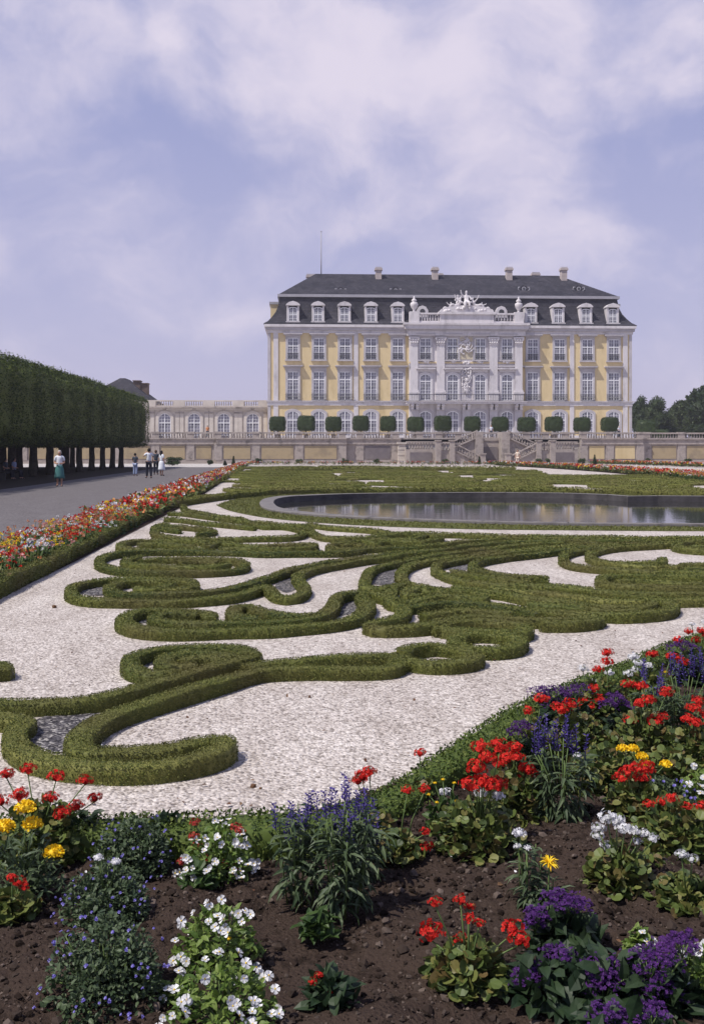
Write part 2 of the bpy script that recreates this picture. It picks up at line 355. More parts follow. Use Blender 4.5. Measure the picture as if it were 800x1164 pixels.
gn = [(246,574.5),(262,581),(300,588.5),(350,593.5),(400,597),(470,600),(550,602),(640,603),(720,603.6),(800,604),(880,604)]
# ground: one sheet to the horizon, open over the pond
sheet('ground', [(-700,-60),(900,-60),(900,1200),(-700,1200)], 0.0, 'white_gravel', [rim_out])
# lawn ring round the pond
gln = px_poly(gn, 0); lawn_left = px_poly(gl, 0)
lawn_out = np.concatenate([gln, [[24,34,0],[23,39,0]], [[14,40.4,0]], lawn_left[::-1][:-1]])[:, :2]
def inside(poly, P):
    poly = np.array(poly); c = np.zeros(len(P), bool)
    for i in range(len(poly)):
        (x1, y1), (x2, y2) = poly[i], poly[i-1]
        if y1 != y2: c ^= ((y1 > P[:, 1]) != (y2 > P[:, 1])) & (P[:, 0] < (x2-x1)*(P[:, 1]-y1)/(y2-y1)+x1)
    return c
def poly_contains(poly, p):
    x, y = p; c = False; n = len(poly)
    for i in range(n):
        x1, y1 = poly[i]; x2, y2 = poly[i-1]
        if (y1 > y) != (y2 > y) and x < (x2-x1)*(y-y1)/(y2-y1)+x1: c = not c
    return c
ring_in = offset(pond, rimw(0.33))
# keep the lawn outside the coping on its far side
cy = 31.0
lo = []
for p in lawn_out:
    if poly_contains(ring_in, p): 
        k = np.argmin(((ring_in-p)**2).sum(1)); d = p-np.array([7.7, 31]); p = ring_in[k]+ (ring_in[k]-np.array([7.7,31]))/np.linalg.norm(ring_in[k]-np.array([7.7,31]))*.15
    lo.append(tuple(p))
lawn = sheet('lawn', lo, 0.008, 'lawn', [ring_in])
a = Acc(); xs = np.array(lo); Q = np.stack([rng.uniform(xs[:,0].min(), 21, 150000), rng.uniform(xs[:,1].min(), xs[:,1].max(), 150000)], 1)
Q = Q[inside(lo, Q) & ~inside(ring_in, Q)][:70000]; P = np.column_stack([Q, np.full(len(Q), .005)])
a.inst(RH, P, frames(rng.normal(0, .35, (len(P), 3))+np.array([0, 0, .8]), up=rdir(len(P))), rng.uniform(.025, .05, len(P)), 'grass_blade')
tag(a.build('grass'), kind='stuff')
# coping and basin
a = Acc(); n = len(pond)
rings = [(rim_out, -0.05), (rim_out, 0.06), (offset(pond, rimw(.32)), zr), (offset(pond, .02), zr), (pond, zr-.01), (pond, -1.0)]
V = [(p[0], p[1], z) for r_, z in rings for p in r_]
for k in range(len(rings)-1):
    Fc = [(k*n+i, k*n+(i+1)%n, (k+1)*n+(i+1)%n, (k+1)*n+i) for i in range(n)]
    a.add(V, Fc, 'pond_inner' if k == len(rings)-2 else 'pond_stone')
cp = a.build('pond_coping'); tag(cp, 'low dark stone edging round the curved garden pond', 'pond edge')
sheet('pond_bed', [tuple(p) for p in offset(pond, .0)], -0.9, 'pond_inner')
sheet('water', [tuple(p) for p in offset(pond, .01)], -0.13, 'pond_water')
# joints of the coping stones (a real dark seam)
a = Acc()
per = 0
for i in range(n):
    per += np.linalg.norm(pond[i]-pond[i-1])
    if per > 1.9:
        per = 0; p = pond[i]; q = rim_out[i]; t = (pond[(i+1)%n]-pond[i-1]); t /= np.linalg.norm(t)
        w = t*.012
        V = [(p[0]-w[0], p[1]-w[1], -.24),(p[0]+w[0], p[1]+w[1], -.24),(p[0]+w[0], p[1]+w[1], zr+.003),(p[0]-w[0], p[1]-w[1], zr+.003)]
        nn = (p-q)/np.linalg.norm(p-q)*.003
        V = [(x+nn[0], y+nn[1], z) for x, y, z in V]
        V += [(q[0]+w[0], q[1]+w[1], zr+.003),(q[0]-w[0], q[1]-w[1], zr+.003)]
        a.add(V, [(0,1,2,3),(3,2,4,5)], 'pond_inner')
tag(a.build('stone_joint', cp), kind='stuff')

# avenue on the left, shaded soil under the limes, cross path before the terrace
av = [G(0,556)[:2], (-12.5,20), (-12.5,-5), (-5.0,-5), (-5.0,20), (-5.3,60), (-5.6,104), (-13.6,104), (-13.2,60)]
sheet('avenue', [(-13,-6),(-4.75,-6),(-4.75,15),(-5.3,60),(-6.6,104),(-14.2,104),(-13.2,50)], 0.006, 'grey_gravel')
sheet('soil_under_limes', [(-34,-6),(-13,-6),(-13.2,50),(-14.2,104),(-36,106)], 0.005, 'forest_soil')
sheet('cross_path', [(-60,104.2),(-5.8,104.2),(-5.0,131),(-60,131)], 0.006, 'light_path')
sheet('park_grass', [(-700,106.5),(-61,106.5),(-36,106.5),(-34.5,-6.5),(-34.5,-60),(-700,-60)], 0.004, 'park_grass')
sheet('park_lawn', [(75,-60),(900,-60),(900,1200),(75,1200)], 0.004, 'park_grass')

# ------------------------------------------------------------------ clipped box hedges
def hedge_stroke(acc, P, w, h, leafmin=0.0082, mat='box_leaf', dens=1.5, sizek=0.0013, shag=1.0, zb=0.0):
    P = np.array(P); P = P[:, :2]
    n = len(P)
    if n < 2: return
    t = np.gradient(P, axis=0); t /= np.linalg.norm(t, axis=1, keepdims=True)+1e-9
    nr = np.stack([t[:,1], -t[:,0]], 1)
    prof = [(-.5,0),(-.52,.5),(-.5,.92),(-.4,1.0),(0,1.01),(.4,1.0),(.5,.92),(.52,.5),(.5,0)]
    m = len(prof)
    # slow growth differences along the hedge
    s_ = np.concatenate([[0], np.cumsum(np.linalg.norm(np.diff(P, axis=0), axis=1))])
    ph = rng.random(6)*6.28
    hv = h*(1+.07*np.sin(s_*2.1+ph[0])+.05*np.sin(s_*5.3+ph[1])); wv = w*(1+.06*np.sin(s_*1.7+ph[2])+.05*np.sin(s_*4.1+ph[3]))
    V = np.zeros((n, m, 3)); s2 = min(.006, h*.05)
    for k, (u, v) in enumerate(prof):
        jit = rng.normal(0, s2, n)
        V[:, k, :2] = P + nr*(u*.94*wv+jit)[:, None]; V[:, k, 2] = zb + v*hv*.95 + (rng.normal(0, s2, n) if v > .1 else -0.02)
    # rounded ends
    for e, sg in ((0, -1), (n-1, 1)):
        c = V[e].mean(0)
        V[e, :, :2] = c[:2] + (V[e, :, :2]-c[:2])*.75 + sg*t[e]*w*.12*0
    idx = np.arange(n*m).reshape(n, m)
    q = np.stack([idx[:-1, :-1], idx[1:, :-1], idx[1:, 1:], idx[:-1, 1:]], -1).reshape(-1, 4)[:, ::-1]
    acc.raw(V.reshape(-1, 3), q.ravel(), np.full(len(q), 4), mat, True)
    acc.add(V[0], [tuple(range(m))], mat); acc.add(V[-1], [tuple(range(m-1, -1, -1))], mat)
    # leaves over the surface
    seg = np.diff(s_); dd = np.array([max(3.0, depth(x, y)) for x, y in P[:-1]])
    size = np.maximum(leafmin, sizek*dd)
    per = 2*h+w
    cnt = dens*seg*per/(size**2)*1.1
    tot = int(cnt.sum())
    if tot < 1: return
    k = rng.choice(n-1, tot, p=cnt/cnt.sum()); f = rng.random(tot)
    a0 = rng.random(tot)*per
    # position round the profile
    u = np.where(a0 < h, -.5, np.where(a0 > h+w, .5, (a0-h)/w-.5)); v = np.where(a0 < h, a0/h, np.where(a0 > h+w, (per-a0)/h, 1.0))
    # soften the top edges
    au = np.abs(u); v = np.where((v > .99) & (au > .42), 1-((au-.42)/.08)**2*.08, v); u = np.where(v < .8, u*1.04, np.where((v > .86) & (au > .49), u*.95, u))
    hh = hv[k]; ww = wv[k]
    pos = P[k]*(1-f)[:, None]+P[k+1]*f[:, None]
    nv = nr[k]; out = rng.normal(.15*shag, .25*shag, tot)*size[k]
    sgn = np.where(v > .8, u*1.2, np.sign(u)*1.0); up_ = np.where(v > .8, 1.0, .25)
    p3 = np.zeros((tot, 3)); p3[:, :2] = pos + nv*(u*ww + sgn*out*.6)[:, None]; p3[:, 2] = zb + v*hh + up_*out*.8
    D = np.zeros((tot, 3)); D[:, :2] = nv*sgn[:, None]; D[:, 2] = up_; D += rng.normal(0, .75, (tot, 3))
    p3[:, 2] = np.maximum(p3[:, 2], zb+.003)
    surfn = np.zeros((tot, 3)); surfn[:, :2] = nv*(np.sign(u)*np.where(v > .8, np.abs(u)*1.1, 1.0))[:, None]; surfn[:, 2] = np.where(v > .8, 1.0, .1)
    D = np.cross(surfn, rdir(tot))+surfn*.4*shag+rng.normal(0, .3*shag, (tot, 3))
    acc.inst(RH, p3, frames(D, up=surfn+rng.normal(0, .42*shag, (tot, 3))), size[k]*rng.uniform(.75, 1.5, tot), mat)
    for e in (0, n-1):     # end faces
        d_ = max(3., depth(*P[e])); sz = max(leafmin, sizek*d_); c_ = int(w*h/sz**2*1.2*dens)
        if c_ < 1: continue
        uu = rng.uniform(-.42, .42, c_); vv = rng.random(c_); tt = t[e]*(1 if e else -1)
        q3 = np.zeros((c_, 3)); q3[:, :2] = P[e]+nr[e]*(uu*w)[:, None]+tt*.01; q3[:, 2] = zb+vv*h
        D = np.zeros((c_, 3)); D[:, :2] = tt; D += rng.normal(0, .8, (c_, 3))
        acc.inst(RH, q3, frames(D, up=rdir(c_)), sz*rng.uniform(.75, 1.5, c_), mat)

HW, HH = 0.135, 0.096
def hedge(label, strokes, w=HW, h=HH, group='clipped box scrolls of the parterre', cat='hedge', **kw):
    acc = Acc()
    for st in strokes:
        ww = w
        if isinstance(st, tuple): st, ww = st
        pts = [G(x, y, h) for x, y in st]
        d = np.mean([depth(p[0], p[1]) for p in pts])
        P = catmull([np.array(p) for p in pts], max(.05, .008*d))
        if d > 12 and h == HH: ww *= .88
        hedge_stroke(acc, P, ww, h, **kw)
    return tag(acc.build('box_hedge'), label, cat, group)

hedge('big looped box hedge nearest the front bed, hooked round dark gravel', [
 [(-40,797),(0,796),(51,795),(94,793),(135,785),(175,773),(216,762),(250,754),(275,748),(290,744)],
 [(288,746),(282,740),(270,736),(250,734),(209,733),(175,737),(154,743),(148,750),(153,757),(170,762),(196,761)],
 [(276,750),(262,744),(240,740),(214,740),(193,745),(186,751),(196,756),(222,756)],
 ([(205,749),(222,746),(242,746),(252,749)], .14),
 [(453,750),(447,744),(400,744.5),(350,748),(302,751),(280,755)],
 [(453,750),(440,756),(400,757.5),(350,757.5),(305,759),(280,763),(250,772),(200,787),(150,802),(120,813),(100,826),(89,839),(96,849),(120,850),(165,848),(200,845),(228,840),(248,838)],
 [(-20,811),(0,811),(20,813),(29,817),(18,828),(20,842),(38,854),(68,862),(115,867),(170,867),(220,860),(248,851),(256,843),(250,838)],
 ])
hedge('stub of box hedge end poking in at the left edge beside bare gravel', [[(-60,765),(-30,756),(-8,752),(3,755),(4,760)]])
hedge('box hedge with hooked left end and S curve directly behind the big front loop', [
 [(240,701),(237,695.5),(215,692.5),(185,691.5),(160,693),(144,699),(141,705),(150,711),(166,714),(197,716),(235,715),(265,713.5),(302,713),(340,710),(380,706),(405,700),(415,692.5),(418,685),(411,678),(418,674),(440,672)],
 [(224,696),(200,696),(180,698),(176,702),(200,706.5),(235,707.5),(277,706),(315,704),(350,701),(365,697.5),(376,690),(381,681),(388,675.5),(402,672.5),(416,671)],
 [(293,701),(272,700),(265,695),(271,688.5),(284,687.5),(295,692),(315,696),(340,698),(358,696)],
 ])
hedge('long oval box scroll with dark core, its two arms sweeping right in a hooked loop', [
 [(221,667),(218,660.5),(200,657),(172,656),(147,656),(115,658),(92,662),(81,669),(85,676),(105,680),(135,681),(172,681),(210,680.5),(260,676.5),(285,671),(300,666),(308,670),(316,676),(327,678),(341,674.5),(347,667),(341,660),(338,654),(347,648.5),(365,643.5),(390,639),(415,635),(440,632),(470,627.5)],
 [(124,665),(127,671),(142,674),(172,674),(200,673),(235,671),(265,666),(290,660),(315,652),(340,644),(365,639),(390,635),(415,632),(440,629.5),(470,626)],
 [(128,664),(140,660),(158,659),(180,659),(196,661),(186,665),(170,667.5),(155,666)],
 [(221,666),(205,668),(185,669)],
 ])
hedge('wide oval box scroll of three nested rings beside the left flower border', [
 [(279,640),(268,636),(237,634),(200,633.5),(175,634),(160,635.5)],
 [(280,640),(275,644.5),(250,647.5),(212,649),(175,649.3),(137,646.5),(118,642),(113,637),(118,631.5),(137,627.5),(175,625.3),(225,625),(275,626),(300,627.3),(340,627),(390,626.5),(415,622.5),(440,621.5),(475,621)],
 [(160,632),(144,635),(146,639),(170,641.5),(205,643),(240,643),(260,640.5)],
 ([(204,638),(225,636.5),(248,638)], .16),
 ])
hedge('small closed oval box scroll right behind the nested rings', [
 [(236,618),(226,614),(187,612.5),(152,614),(138,618),(143,622.5),(175,624.5),(205,624),(230,622)],
 ([(158,617),(187,617),(222,619.5)], .16)])
hedge('short bar of box hedge with a rounded right end beside the small oval scroll', [
 [(236,620),(250,616.5),(275,618),(300,619),(335,618),(353,617.5),(356,620.5),(335,622),(300,622.5),(250,622)]])
hedge('layered box scrolls tapering to a point at the joint of the left hedge', [
 [(208,574),(212,579),(230,582.7),(250,586),(270,588.5),(290,595)],
 [(192,582.5),(210,583),(232,586),(260,589.5),(280,591)],
 [(188,589),(205,590),(230,593),(262,596),(290,598.5)],
 [(205,602),(189,600),(180,597),(200,597.5),(230,600),(244,603),(225,606)],
 [(177,602),(176,606),(190,609),(220,611),(260,611),(300,610.5),(328,610),(345,606),(338,600),(320,597.5),(302,597.5),(290,595)],
 [(190,594),(178,597.5),(175,602)]])
hedge('box hedge winding between two gravel wedges below the grass ring', [
 [(290,592),(305,593.5),(330,596),(350,598),(356,605),(370,610),(390,611),(415,610),(440,607.5),(465,606),(490,608),(500,611)],
 [(350,594.5),(377,598.5),(415,601),(440,604)]])
hedge('knotted box hedge rings before the left part of the grass ring', [
 [(378,624),(375,619.5),(390,615.5),(415,614.5),(426,616.5),(440,614),(480,615)],
 [(378,622),(402,623.5),(420,620)],
 [(388,619),(400,617.5),(412,618.5)],
 ([(420,612),(440,611.5),(470,613)], .16)])
hedge('box hedge curl closing the gravel wedge under the pond', [
 [(462,612),(470,611),(487,607.5),(499,607.5),(499,611),(488,613),(468,614.5)]])
hedge('thin line of box hedge along the white gravel strip before the pond', [
 [(430,604.5),(470,605.5),(500,606),(540,606.8),(590,608),(640,609.2),(700,609.7),(760,609.9),(830,609.8)]], w=.15)
hedge('box hedge arm fanning right from the knot, outermost of the fan', [
 [(440,621),(480,619.5),(515,616),(552,612.5),(590,610.5),(650,611),(700,612),(830,612)],
 [(440,627),(490,624.5),(540,618.5),(590,614.5),(640,613.5),(675,613.5),(730,614)]])
hedge('box hedge pocket filled with dark gravel whose two long arms sweep far right', [
 [(446,664),(430,667),(416,665.5),(415,658),(419,650),(428,643.5),(450,638.5),(475,633.5),(500,629.5),(540,624),(590,618.5),(640,616)],
 [(484,665),(467,663),(457,657),(456,650),(464,642.5),(482,637),(512,632.5),(550,628.5),(600,623),(640,619),(680,616.5)]])
hedge('wide box hedge bow left of the gravel bay, its arms running right in double lines', [
 [(600,665.5),(575,664),(550,661.5),(522,657),(504,651),(495,645.5),(500,639.5),(525,634.5),(562,629),(600,625.5),(640,622),(690,617.5),(740,616)],
 [(600,659.5),(575,657),(545,653.5),(515,648)],
 [(620,656),(600,654),(565,651),(545,646.5),(537,642.5),(546,636.5),(575,631.5),(600,629),(637,624.5),(675,620)],
 [(622,656),(600,655.5)]])
hedge('box hedge bow at the right that bends round the gravel bay near the frame edge', [
 [(830,650),(800,650),(762,649),(725,647.5),(687,645),(655,641.5),(641,636.5),(642,629),(660,624),(700,618.5),(750,615.5),(830,614.5)],
 [(800,645),(775,643),(737,642),(700,640),(678,636.5),(670,631),(676,625.5),(700,621),(737,618.8),(765,617.3)],
 [(687,637.5),(720,639),(750,638),(752,634)]])
hedge('box hedge curl at the right frame edge behind the gravel bay', [
 [(830,626),(800,624.5),(778,623),(767,619.5),(780,615.5),(810,614.5)],[(785,620),(830,619.5)]])
hedge('box hedge curl at the right frame edge before the gravel bay', [
 [(830,641),(800,640),(778,640),(775,644)],[(778,646),(830,646)]])
hedge('box hedge bars stepping right below the gravel bay', [
 [(830,655),(780,654),(725,652.5),(690,653.5),(682,659),(700,664),(740,666),(830,667)],
 [(700,658),(730,658),(772,661.5),(830,662)]])
hedge('parallel box hedge lines bending under the gravel bay towards the right edge', [
 [(515,667),(540,669.5),(575,673),(600,678),(640,681),(665,685),(690,688),(725,689),(740,686),(736,680),(727,680)],
 [(560,668),(600,671.5),(650,676),(687,680),(725,681),(800,679.5),(840,679)],
 [(590,663),(650,666.5),(700,671),(750,673),(840,673.5)]])
hedge('outer box hedge band turning back in a broad rounded hook at the right', [
 [(550,685.5),(575,687.5),(600,691),(637,697-4),(675,698-2),(712,697),(750,694),(763,689),(757,682),(740,679)],
 [(600,684),(650,687.5),(690,692),(725,692)]])
hedge('double ring of box hedge twisted in the middle of the parterre', [
 [(462,662),(447,666),(443,673),(443,680),(451,685),(465,683),(480,679.5),(500,677),(525,677.5),(545,679),(548,675),(538,671),(510,669),(485,668),(462,666)],
 [(475,667),(463,671),(464,676),(480,677)],[(482,667),(502,670),(500,675),(485,677)]])
hedge('box hedge band running from the S curve to the right in a pointed tail', [
 [(425,674),(445,679),(456,686),(459,693),(452,700),(430,705),(419,709),(427,712),(462,711.5),(495,708),(525,700),(550,699),(575,701),(600,702.5),(640,701.5),(674,699),(678,703),(650,706.5),(615,706.5)],
 [(466,688),(485,685.5),(510,684),(550,686),(585,690),(612,697)],
 ])
hedge('upper ring of the chain of three box hedge rings', [
 [(500,713),(500,709),(515,705.5),(550,704),(583,707),(597,712),(590,718),(565,717.5),(530,715.5),(505,713)]])
hedge('middle ring of the chain of three box hedge rings', [
 [(519,724),(524,719.5),(545,717.5),(575,719.5),(590,726),(583,733),(560,736),(535,735),(519,730),(517,724)]])
hedge('lowest ring of the chain of three box hedge rings, nearest the open gravel', [
 [(456,741),(468,735),(495,732),(522,735),(538,741),(536,747),(510,751),(480,750),(458,746),(456,741)]])
# short fillers between the bands
hedge('low box hedge hyphens between the nested bands in the middle of the parterre', [
 [(505,686+6),(540,693),(580,695)],[(480,697),(520,692.5)]], w=.14)

# dark gravel fillings in the scrolls
def patch(pts, mat='dark_gravel', z=.006):
    P = catmull([np.array(G(x, y)) for x, y in pts+[pts[0]]], .15)[:-1, :2]
    return [tuple(p) for p in P], mat, z
for nm, pts in [('dark_gravel', [(30,826),(60,812),(110,812),(105,826),(88,842),(92,856),(60,856),(34,846)]),
                ('dark_gravel', [(86,669),(100,663),(128,662),(122,670),(130,676),(100,677)]),
                ('dark_gravel', [(420,664),(424,652),(436,645),(462,641),(456,650),(455,662),(440,666)]),
                ('dark_gravel', [(386,693),(388,682),(398,676),(412,677),(414,686),(405,695),(385,701)]),
                ('dark_gravel', [(312,668),(318,658),(332,650),(336,658),(340,667),(326,674)]),
                ('dark_gravel', [(150,703),(160,697),(175,697),(172,702),(178,708),(160,709)]),
                ('dark_gravel', [(150,752),(162,741),(200,737),(190,744),(186,752),(170,757)]),
                ('dark_gravel', [(500,646),(520,640),(546,634),(538,640),(534,646),(520,650)])]:
    P, mt, z = patch(pts); sheet(nm, P, z, mt)

# edging hedge of the left border, its turn, and the line behind the pond
hedge('straight box edging along the left flower border from the frame edge to the joint', [
 [(-60,682),(-20,665),(0,656),(50,634),(100,611),(150,588),(188,571)]], w=.24, h=.2, group='box edging hedges')
hedge('straight box edging of the left border beyond the joint, running to the terrace', [
 [(205,563.5),(225,554.5),(245,545),(262,537),(275,531)]], w=.3, h=.22, group='box edging hedges', mat='box_far')
hedge('dark curved box edging behind the pond', [
 [(186,571),(215,566.5),(250,562),(300,557.5),(360,555.3),(450,554.5),(560,554.2),(680,555.5),(740,557),(830,560)]], w=.3, h=.2, group='box edging hedges', mat='box_far')
hedge('thick box edging of the front flower bed, curving from the right edge to the left', [
 [(850,705),(800,724),(760,738),(720,753),(650,783),(600,807),(560,831),(520,857),(480,881),(440,903),(400,919),(350,930),(280,935),(200,935),(120,937),(50,940),(-40,944)]],
 w=.2, h=.15, group='box edging hedges', leafmin=.0165, dens=1.3, mat='box_green', shag=1.6)
hedge('low dark box edging before the flowers at the terrace foot', [
 [(310,532),(380,531.5),(455,531.3),(520,531),(585,531)]], w=.5, h=.3, group='box edging hedges', mat='box_far')

# the far parterre beyond the pond: flat box scrolls seen at a low angle
def scroll_proto(seed, kind):
    r_ = np.random.default_rng(seed); acc = Acc()
    if kind == 0:    # spiral with a tail
        th = np.linspace(0, 3.6*PI, 60); rr = .5+th*.22
        P = np.stack([rr*np.cos(th)*1.3, rr*np.sin(th)], 1)
        strokes = [P, catmull([[P[-1][0], P[-1][1]], [P[-1][0]+2, P[-1][1]-1.2], [P[-1][0]+4.5, P[-1][1]+.4]], .2)]
    elif kind == 1:  # S curve, doubled
        t = np.linspace(-1, 1, 50); strokes = [np.stack([t*4, np.sin(t*PI)*1.1+o_], 1) for o_ in (0, .75, 1.4)]
    elif kind == 2:  # leaf shape
        t = np.linspace(0, 2*PI, 60); strokes = [np.stack([np.cos(t)*3.4, np.sin(t)*1.3*(1+.3*np.cos(t))], 1), np.stack([np.cos(t)*2.2, np.sin(t)*.6], 1)]
    else:            # comb of bars
        strokes = [catmull([[-3+.5*k, .62*k-1.2], [0, .62*k-1.0+.3*(k%2)], [3.2-.4*k, .62*k-1.3]], .25) for k in range(5)]
    for P in strokes: hedge_stroke(acc, P, .36, .12, leafmin=.05, sizek=0, mat='box_far', dens=.8)
    return acc.mesh('box_hedge')
protos = [scroll_proto(k, k) for k in range(4)]
k = 0
def limits(Y): return onY(200, Y), onY(830, Y)
left_lim = lambda Y: np.interp(Y, [37, 70, 108], [-3.2, -4.9, -6.3])
Y = 42.5
while Y < 104:
    x = left_lim(Y)+.9; xe = min(onY(840, Y), 60)
    rb = G(*(590,530))
    while x < xe:
        kk = rng.integers(0, 4); sx = rng.uniform(.75, 1.1)
        w_ = 4.3*sx
        # the right end of the compartment is cut by the diagonal border
        lim = np.interp(x, [8, 16, 24.5], [103, 72, 56]) if x > 8 else 104
        if Y < lim-3 and rng.random() > .05:
            o = mkobj('box_hedge', protos[kk], None, (x+w_*.6+rng.uniform(-.2, .2), Y+rng.uniform(-.5, .5), 0), rng.choice([0, PI])+rng.uniform(-.1, .1), (sx, rng.uniform(.95, 1.15), rng.uniform(.9, 1.15)))
            tag(o, 'low clipped box scroll in the far half of the parterre behind the pond', 'hedge', 'far box scrolls'); k += 1
        x += w_*1.85
    Y += 3.9 + Y*.004
print('far scrolls', k)
# ------------------------------------------------------------------ the palace
YP = 160.0
def bx(px): return onY(px, YP)
XC = bx(528)
def pz(py, px=528): return zat(py, bx(px), YP)
XL, XR = bx(305), bx(717)
Z0 = 3.35                               # terrace level
ZS, ZC0, ZC1 = pz(458), pz(377), pz(370)
DEP = 26.0
pal = empty('palace', (XC, YP, Z0), 0, 'yellow and white baroque palace with slate mansard roof and sculpted white centre', 'palace')
def pbuild(acc, name, parent=None, **kw):
    o = acc.build(name); M_ = Matrix.Translation(Vector((XC, YP, Z0)))
    o.data.transform(M_.inverted()); o.parent = parent or pal
    return o
a = Acc(); a.box(XL, XR, YP, YP+DEP, Z0-.5, ZC0, 'yellow_render'); pbuild(a, 'wall')
# strings, plinth, corner strips
a = Acc()
a.box(XL-.15, XR+.15, YP-.18, YP+DEP+.15, ZS-.45, ZS+.12, 'white_stone'); a.box(XL-.3, XR+.3, YP-.32, YP+DEP+.3, ZS+.12, ZS+.3, 'grey_trim')
pbuild(a, 'string_course')
a = Acc(); a.box(XL-.1, XR+.1, YP-.12, YP+DEP+.1, Z0, Z0+.7, 'white_stone'); pbuild(a, 'plinth')
for px, wd in ((313.5, .75), (404.5, .68), (649.5, .68), (710, .75)):
    a = Acc(); a.box(bx(px)-wd/2, bx(px)+wd/2, YP-.12, YP+.01, Z0+.7, ZS-.45, 'white_stone'); a.box(bx(px)-wd/2, bx(px)+wd/2, YP-.14, YP+.01, ZS+.3, ZC0, 'white_stone'); pbuild(a, 'lisene')
for s_, x in ((-1, XL), (1, XR)):
    a = Acc()
    for z0_, z1_ in ((Z0+.7, ZS-.45), (ZS+.3, ZC0)): a.box(x-.08 if s_ < 0 else x-.35, x+.35 if s_ < 0 else x+.08, YP-.1, YP+.5, z0_, z1_, 'grey_trim')
    pbuild(a, 'corner_strip')
a = Acc()
a.box(XL-.2, XR+.2, YP-.22, YP+DEP+.2, ZC0-.35, ZC0+.1, 'white_stone'); a.box(XL-.42, XR+.42, YP-.5, YP+DEP+.42, ZC0+.1, ZC0+.55, 'grey_trim')
a.box(XL-.6, XR+.6, YP-.7, YP+DEP+.6, ZC0+.55, ZC1-.02, 'white_stone'); pbuild(a, 'cornice')

# mansard roof
zb_ = ZC1-.02; zbr = pz(338)+.15; zr1 = 31.0
XRL, XRR = bx(358)+.2, bx(645)+1.0
prof = [(.68, zb_), (.68, zb_+.12), (.05, zb_+.55), (-.5, zb_+1.2), (-1.1, zb_+2.1), (-1.5, zb_+3.1), (-1.75, zbr)]
def loop(o, z): return [(XL-o, YP-o, z), (XR+o, YP-o, z), (XR+o, YP+DEP+o, z), (XL-o, YP+DEP+o, z)]
a = Acc(); V = [p for o, z in prof for p in loop(o, z)]
a.add(V, [(i*4+k, i*4+(k+1)%4, (i+1)*4+(k+1)%4, (i+1)*4+k) for i in range(len(prof)-1) for k in range(4)], 'slate')
b0 = loop(-1.62, zbr+.42); rg = [(XRL, YP+10, zr1), (XRR, YP+10, zr1), (XRR, YP+DEP-10, zr1), (XRL, YP+DEP-10, zr1)]
a.add(b0+rg, [(0,1,5,4),(1,2,6,5),(2,3,7,6),(3,0,4,7),(4,5,6,7)], 'slate')
roof = pbuild(a, 'roof')
a = Acc(); o_ = -1.4
a.box(XL-o_, XR+o_, YP-o_, YP+DEP+o_, zbr-.02, zbr+.4, 'lead'); pbuild(a, 'roof_band', roof)
# chimneys
def chimney(px, py0, py1, Yc, w_, mat='chimney_brick'):
    x = onY(px, Yc); z0_, z1_ = zat(py1, x, Yc)-1.2, zat(py0, x, Yc)
    a = Acc(); a.box(x-w_/2, x+w_/2, Yc-.6, Yc+.6, z0_, z1_-.55, mat); a.box(x-w_/2-.15, x+w_/2+.15, Yc-.75, Yc+.75, z1_-.55, z1_-.25, mat); a.box(x-w_/2-.05, x+w_/2+.05, Yc-.65, Yc+.65, z1_-.25, z1_, 'grey_trim')
    pbuild(a, 'chimney', roof)
for px in (430, 494, 578, 640): chimney(px, 304, 324, YP+8.5, .95)
chimney(354.5, 312, 322, YP+13, 1.7); chimney(608, 310, 313, YP+15, 1.2); chimney(500.5, 311, 313, YP+15, .6)
# the eaves bays seen past the roof ends
for x0, x1 in ((XL+.15, XL+2.2), (XR-2.2, XR-.15)):
    a = Acc(); a.box(x0, x1, YP+6, YP+DEP-6, zb_+.2, zb_+4.0, 'yellow_render'); a.box(x0-.2, x1+.2, YP+5.8, YP+DEP-5.8, zb_+4.0, zb_+4.4, 'lead'); pbuild(a, 'side_dormer', roof)
# flagpole
a = Acc(); xf = onY(365, YP+12); a.tube([(xf, YP+12, 29), (xf, YP+12, zat(264, xf, YP+12))], [.11, .07], 'lead', 6); a.lathe([(.0,0),(.16,.1),(.0,.25)], (xf, YP+12, zat(264, xf, YP+12)), 'lead', 6); pbuild(a, 'flagpole', roof)
# small roof hatches with scrolls
for px, py in ((387, 331), (449, 331), (594, 329), (656, 329)):
    Yh = YP+4.5; x = onY(px, Yh); z = zat(py, x, Yh)
    a = Acc()
    a.prism([(x-.55, z-.5), (x+.55, z-.5), (x+.5, z+.25), (x+.3, z+.5), (x-.3, z+.5), (x-.5, z+.25)], Yh-.7, Yh+1.4, 'slate')
    a.prism([(x+.36*math.cos(k*PI/4), z+.36*math.sin(k*PI/4)) for k in range(8)], Yh-.76, Yh-.69, 'lead')
    a.prism([(x+.2*math.cos(k*PI/4), z+.2*math.sin(k*PI/4)) for k in range(8)], Yh-.8, Yh-.755, 'iron')
    for s_ in (-1, 1): a.tube([(x+s_*.6, Yh-.75, z-.4), (x+s_*.95, Yh-.75, z-.1), (x+s_*.85, Yh-.75, z+.25), (x+s_*.6, Yh-.75, z+.2)], .09, 'lead', 5)
    pbuild(a, 'roof_hatch', roof)

